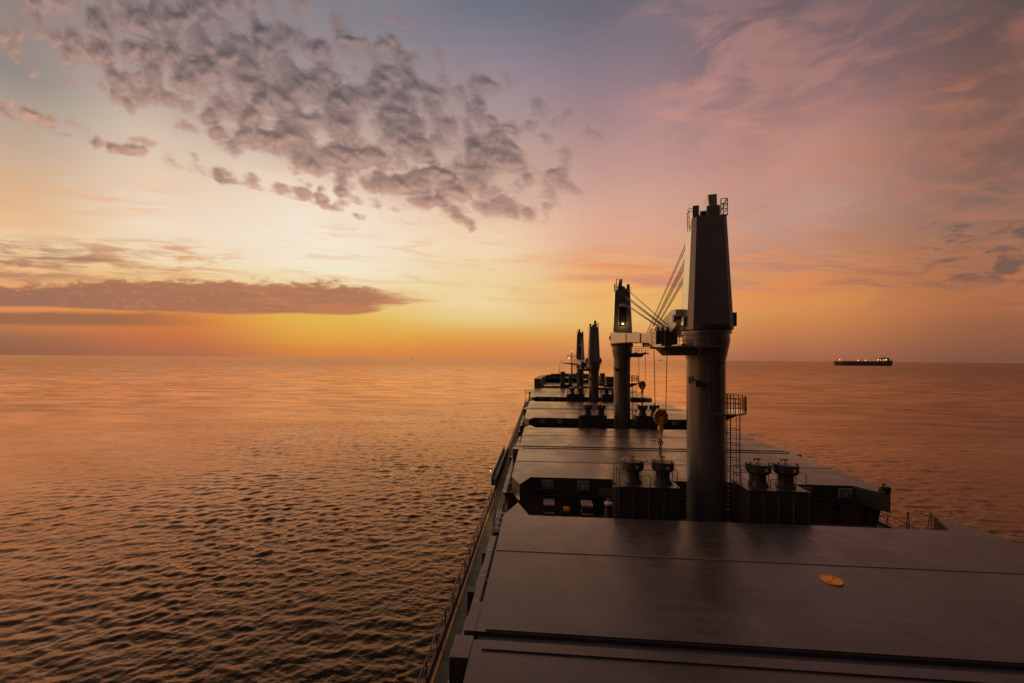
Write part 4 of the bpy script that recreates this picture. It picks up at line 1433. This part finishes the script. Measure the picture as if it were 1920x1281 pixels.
MB().box(-0.4, -0.3, -0.12, -0.02, -0.02, 0.1).box(0.3, 0.4, -0.12, -0.02, -0.02, 0.1).build("foot", M['steel'], t)

# gear at the starboard end of the first gap
t = thing("hatch_locking_gear", "dark lump of locking gear on the pointed right corner of the second hatch", "locking gear", (24.45, 27.75, HT))
MB().box(-0.20, 0.20, -0.22, 0.30, 0.0, 0.22).build("base", M['steel'], t, 0.02)
MB().tube((-0.28, 0, 0.32), (0.30, 0, 0.32), 0.15, 14).build("roller", M['steel'], t)
MB().tube((-0.05, 0.1, 0.2), (0.02, 0.16, 0.62), 0.06, 8).tube((0.02, 0.16, 0.60), (0.28, 0.2, 0.52), 0.05, 8).build("lever", M['steel'], t)
t = thing("bent_handrail", "pair of bent handrails with a yellow pipe by the right gap corner", "handrail", (22.55, 23.6, HT - 1.55))
for k, xx in enumerate((-0.5, 0.75)):
    MB().path([(xx - 0.35, -0.2, 0.95 if k else 0.0), (xx, 0, 1.85), (xx + 0.15, 0.1, 1.85), (xx + 0.2, 0.1, 0.0)], 0.03, 6).build("bent_rail", M['rail'], t)
MB().path([(0.3, 0.2, 1.8), (1.0, 0.0, 1.6), (1.9, -0.4, 1.2)], 0.05, 8).build("pipe", M['yellow'], t)
MB().box(-0.6, 1.4, -0.3, 0.4, -2.85, 0.0).build("base", M['coaming'], t)

# ================================================================== bow: foremast and mooring gear
fm = thing("foremast", "pale slim bow mast with lamps and a side boom", "mast", (12.5, 152, 12.0))
MB().tube((0, 0, 0), (0, 0, 6.2), 0.42, 14, 0.34).tube((0, 0, 6.2), (0, 0, 11.2), 0.30, 12, 0.12).build("pole", M['white'], fm)
MB().box(-1.9, 1.5, -0.5, 0.5, 8.6, 8.7).build("lamp_platform", M['white'], fm)
mb = MB()
railing(mb, [(-1.9, -0.5, 8.7), (1.5, -0.5, 8.7)], 1.0, 0.05, step=1.1)
mb.build("platform_rail", M['rail'], fm)
mb = MB()
mb.hexa([(-4.6, -0.2, 6.3), (1.9, -0.2, 5.2), (1.9, 0.2, 5.2), (-4.6, 0.2, 6.3), (-4.6, -0.2, 6.45), (1.9, -0.2, 6.2), (1.9, 0.2, 6.2), (-4.6, 0.2, 6.45)])
mb.tube((-4.6, 0, 6.4), (-4.6, 0, 8.0), 0.06, 6)
mb.build("boom", M['white'], fm)
mb = MB()
for xx in (0.9, 1.4):
    mb.tube((xx, -0.3, 0), (xx, -0.3, 8.6), 0.06, 6)
for i in range(17):
    mb.tube((0.9, -0.3, 0.4 + i * 0.5), (1.4, -0.3, 0.4 + i * 0.5), 0.04, 5)
mb.build("ladder", M['white'], fm)
MB().ball((0, -0.1, 11.3), 0.11).build("top_lamp", M['lampw'], fm)
MB().ball((-1.2, -0.6, 8.3), 0.16).build("side_lamp", M['lampw'], fm)

def windlass(x, y, label):
    t = thing("windlass", label, "winch", (x, y, 12.0), 0, "mooring winches on the bow")
    MB().box(-1.6, 1.6, -0.9, 0.9, 0, 0.35).build("bed", M['steel'], t)
    MB().tube((-1.4, 0, 1.1), (0.6, 0, 1.1), 0.62, 18).build("drum", M['steel'], t)
    for xx in (-1.5, -0.4, 0.6):
        MB().tube((xx - 0.06, 0, 1.1), (xx + 0.06, 0, 1.1), 0.98, 22).build("flange", M['steel'], t)
    MB().box(0.8, 1.6, -0.6, 0.6, 0.35, 1.7).build("gearbox", M['steel'], t, 0.05)
windlass(5.3, 151, "leftmost bow winch beside the bulwark")
windlass(8.4, 154, "bow winch just left of the pale mast")
windlass(13.8, 152.5, "bow winch seen between the two far cranes")
windlass(18.0, 152, "bow winch right of the far cranes")
for i, (x, y, lb) in enumerate([(2.6, 149.5, "bow bollard nearest the left bulwark"), (4.0, 154.5, "bow bollard behind the leftmost winch"), (19.8, 150, "bow bollard at the right bulwark")]):
    bollard(x, y, lb, 12.0, 2.2)
t = thing("bow_pole", "thin signal pole on the bow left of the mast", "pole", (7.4, 151, 12.0))
MB().tube((0, 0, 0), (0, 0, 6.0), 0.06, 6).build("pole", M['rail'], t)
MB().box(-0.2, 0.2, -0.2, 0.2, 2.6, 3.1).build("junction_box", M['steel'], t)
t = thing("mooring_platform", "small railed platform at the bow end of the port railing", "platform", (HL + 0.2, 116.5, DZ))
MB().box(-0.5, 1.6, -0.8, 0.8, 2.9, 3.0).build("floor", M['steel'], t)
mb = MB()
for xx in (-0.4, 1.5):
    mb.box(xx - 0.06, xx + 0.06, -0.06, 0.06, 0, 2.9)
mb.build("post", M['steel'], t)
mb = MB()
railing(mb, [(-0.5, -0.8, 3.0), (-0.5, 0.8, 3.0), (1.6, 0.8, 3.0)], 1.0, 0.04)
mb.build("guard_rail", M['rail'], t)

# ================================================================== far traffic
def sea_pt(px, dist, dz=0.0):
    u = (px - 960) / 672 * dist
    P = fw * dist + rt * u
    return (P.x, P.y, -TILT * u + dz)


tx = sea_pt(1616.5, 1850)
tk = thing("tanker", "dark loaded tanker with deck lights far off on the horizon", "ship", tx)
tk.rotation_euler = (0, TILT, YAW)
def tk_hull(z0, z1, f):
    return None
mb = MB()
prof = [(-147, 10.5), (-147, 19), (-142, 21), (142, 21), (147.5, 20), (146, 13), (138, 0), (-141, 0), (-139, 5)]
sect = [(x, z) for x, z in prof]
vs = []
n = len(sect)
def beam(x): return 22.0 * (1 - max(0, (-x - 95) / 58.0) ** 2.2) if x < 0 else 22.0 * (1 - 0.35 * max(0, (x - 110) / 40.0) ** 2)
top_pts = [(-147.5, 1.0), (-138, 9), (-120, 18), (-95, 22), (100, 22), (128, 20), (146, 14)]
def pt_x(x, z):   # bow rake and counter stern
    if x < -120: return x + (21 - z) * 0.30 * ((-x - 120) / 27.0)
    if x > 120: return x - (21 - z) * 0.38 * ((x - 120) / 26.0)
    return x
rings = []
outline = top_pts + [(x, -y) for x, y in top_pts[::-1]]
for z, s in ((-2, 0.93), (6, 0.98), (14, 1.0), (21, 1.0)):
    rings.append([(pt_x(x, z), y * s, z) for x, y in outline])
k = len(outline)
vs = [p for r in rings for p in r]
fs = [tuple(range(k)), tuple(range(4 * k - 1, 3 * k - 1, -1))]
for j in range(3):
    fs += [(j * k + i, (j + 1) * k + i, (j + 1) * k + (i + 1) % k, j * k + (i + 1) % k) for i in range(k)]
mb.add(vs, fs)
mb.build("hull", M['tanker'], tk)
mb = MB().box(104, 122, -18, 18, 21, 36).box(106, 118, -22, 22, 36, 40).box(108, 116, -9, 9, 40, 43)
mb.build("superstructure", M['far'], tk)
MB().box(124, 133, -6, 6, 21, 39).build("funnel", M['tanker'], tk)
MB().box(122.01, 140, -15, 15, 21, 27).build("aft_house", M['far'], tk)
mb = MB().tube((112, 0, 43), (112, 0, 50), 0.7, 6).tube((-132, 0, 21), (-132, 0, 33), 0.7, 6).tube((0, 9, 21), (0, 9, 34), 0.8, 6).tube((-10, 9, 33), (12, 9, 29), 0.6, 6)
mb.build("mast", M['tanker'], tk)
mb = MB().box(-100, 100, -1.5, 1.5, 21, 23)
mb.build("deck_pipe", M['tanker'], tk)
for (x, z, r) in [(-134, 29.5, 1.7), (-40.5, 27.0, 1.6), (-2.5, 27.0, 1.8), (63, 30.5, 2.0), (76, 29, 1.5), (91, 29.5, 1.6), (103, 30.5, 2.3)]:
    MB().xf(lambda p: p).ball((x, -20, z), r, 6).build("deck_light", M['ship_lamp'], tk)

rg = thing("oil_rig", "faint tiny rig on the horizon left of the cranes", "rig", sea_pt(773, 9000))
rg.rotation_euler = (0, 0, YAW)
rg.scale = (0.7, 0.7, 0.7)
MB().box(-27, 27, -20, 20, 16, 26).build("platform", M['far'], rg)
mb = MB()
for xx in (-20, 20):
    for yy in (-15, 15):
        mb.box(xx - 3, xx + 3, yy - 3, yy + 3, -4, 16)
mb.build("leg", M['far'], rg)
MB().box(-14, 4, -8, 8, 26, 36).tube((12, 0, 26), (12, 0, 56), 4, 6, 1).build("derrick", M['far'], rg)
rg2 = thing("far_ship", "faint tiny ship on the horizon between the nearest cranes", "ship", sea_pt(1238, 12000))
rg2.rotation_euler = (0, 0, YAW)
MB().prism([(-70, 0), (-58, -12), (70, -12), (70, 12), (-58, 12)], -2, 14).build("hull", M['far'], rg2)
MB().box(35, 58, -10, 10, 14, 40).tube((-5, 0, 14), (-5, 0, 52), 3, 6).build("superstructure", M['far'], rg2)


def bird(px, py, dist, label):
    u = (px - 960) / 672 * dist
    P = fw * dist + rt * u
    z = 20 - (py - 673) / 672 * dist
    mb = MB()
    mb.lathe([(0.01, -0.32), (0.09, -0.12), (0.10, 0.05), (0.06, 0.22), (0.01, 0.32)], 0, 0, 10)
    mb.xf(lambda p: (p[0], p[2], p[1]))
    for s in (-1, 1):
        mb.hexa([(s * 0.05, -0.1, 0.0), (s * 0.38, -0.06, 0.20), (s * 0.38, 0.10, 0.20), (s * 0.05, 0.14, 0.0),
                 (s * 0.05, -0.1, 0.03), (s * 0.38, -0.06, 0.23), (s * 0.38, 0.10, 0.23), (s * 0.05, 0.14, 0.03)])
        mb.hexa([(s * 0.38, -0.06, 0.20), (s * 0.78, -0.10, 0.10), (s * 0.78, -0.04, 0.10), (s * 0.38, 0.10, 0.20),
                 (s * 0.38, -0.06, 0.23), (s * 0.78, -0.10, 0.12), (s * 0.78, -0.04, 0.12), (s * 0.38, 0.10, 0.23)])
    o = mb.build("seabird", M['steel'], None, label=label, cat="bird", group="seabirds over the horizon")
    o.location = (P.x, P.y, z)
    return o


bird(642.5, 640.5, 260, "dark seabird with raised wings low over the bright horizon")
bird(700, 640.5, 340, "smaller fainter seabird right of the first above the horizon")
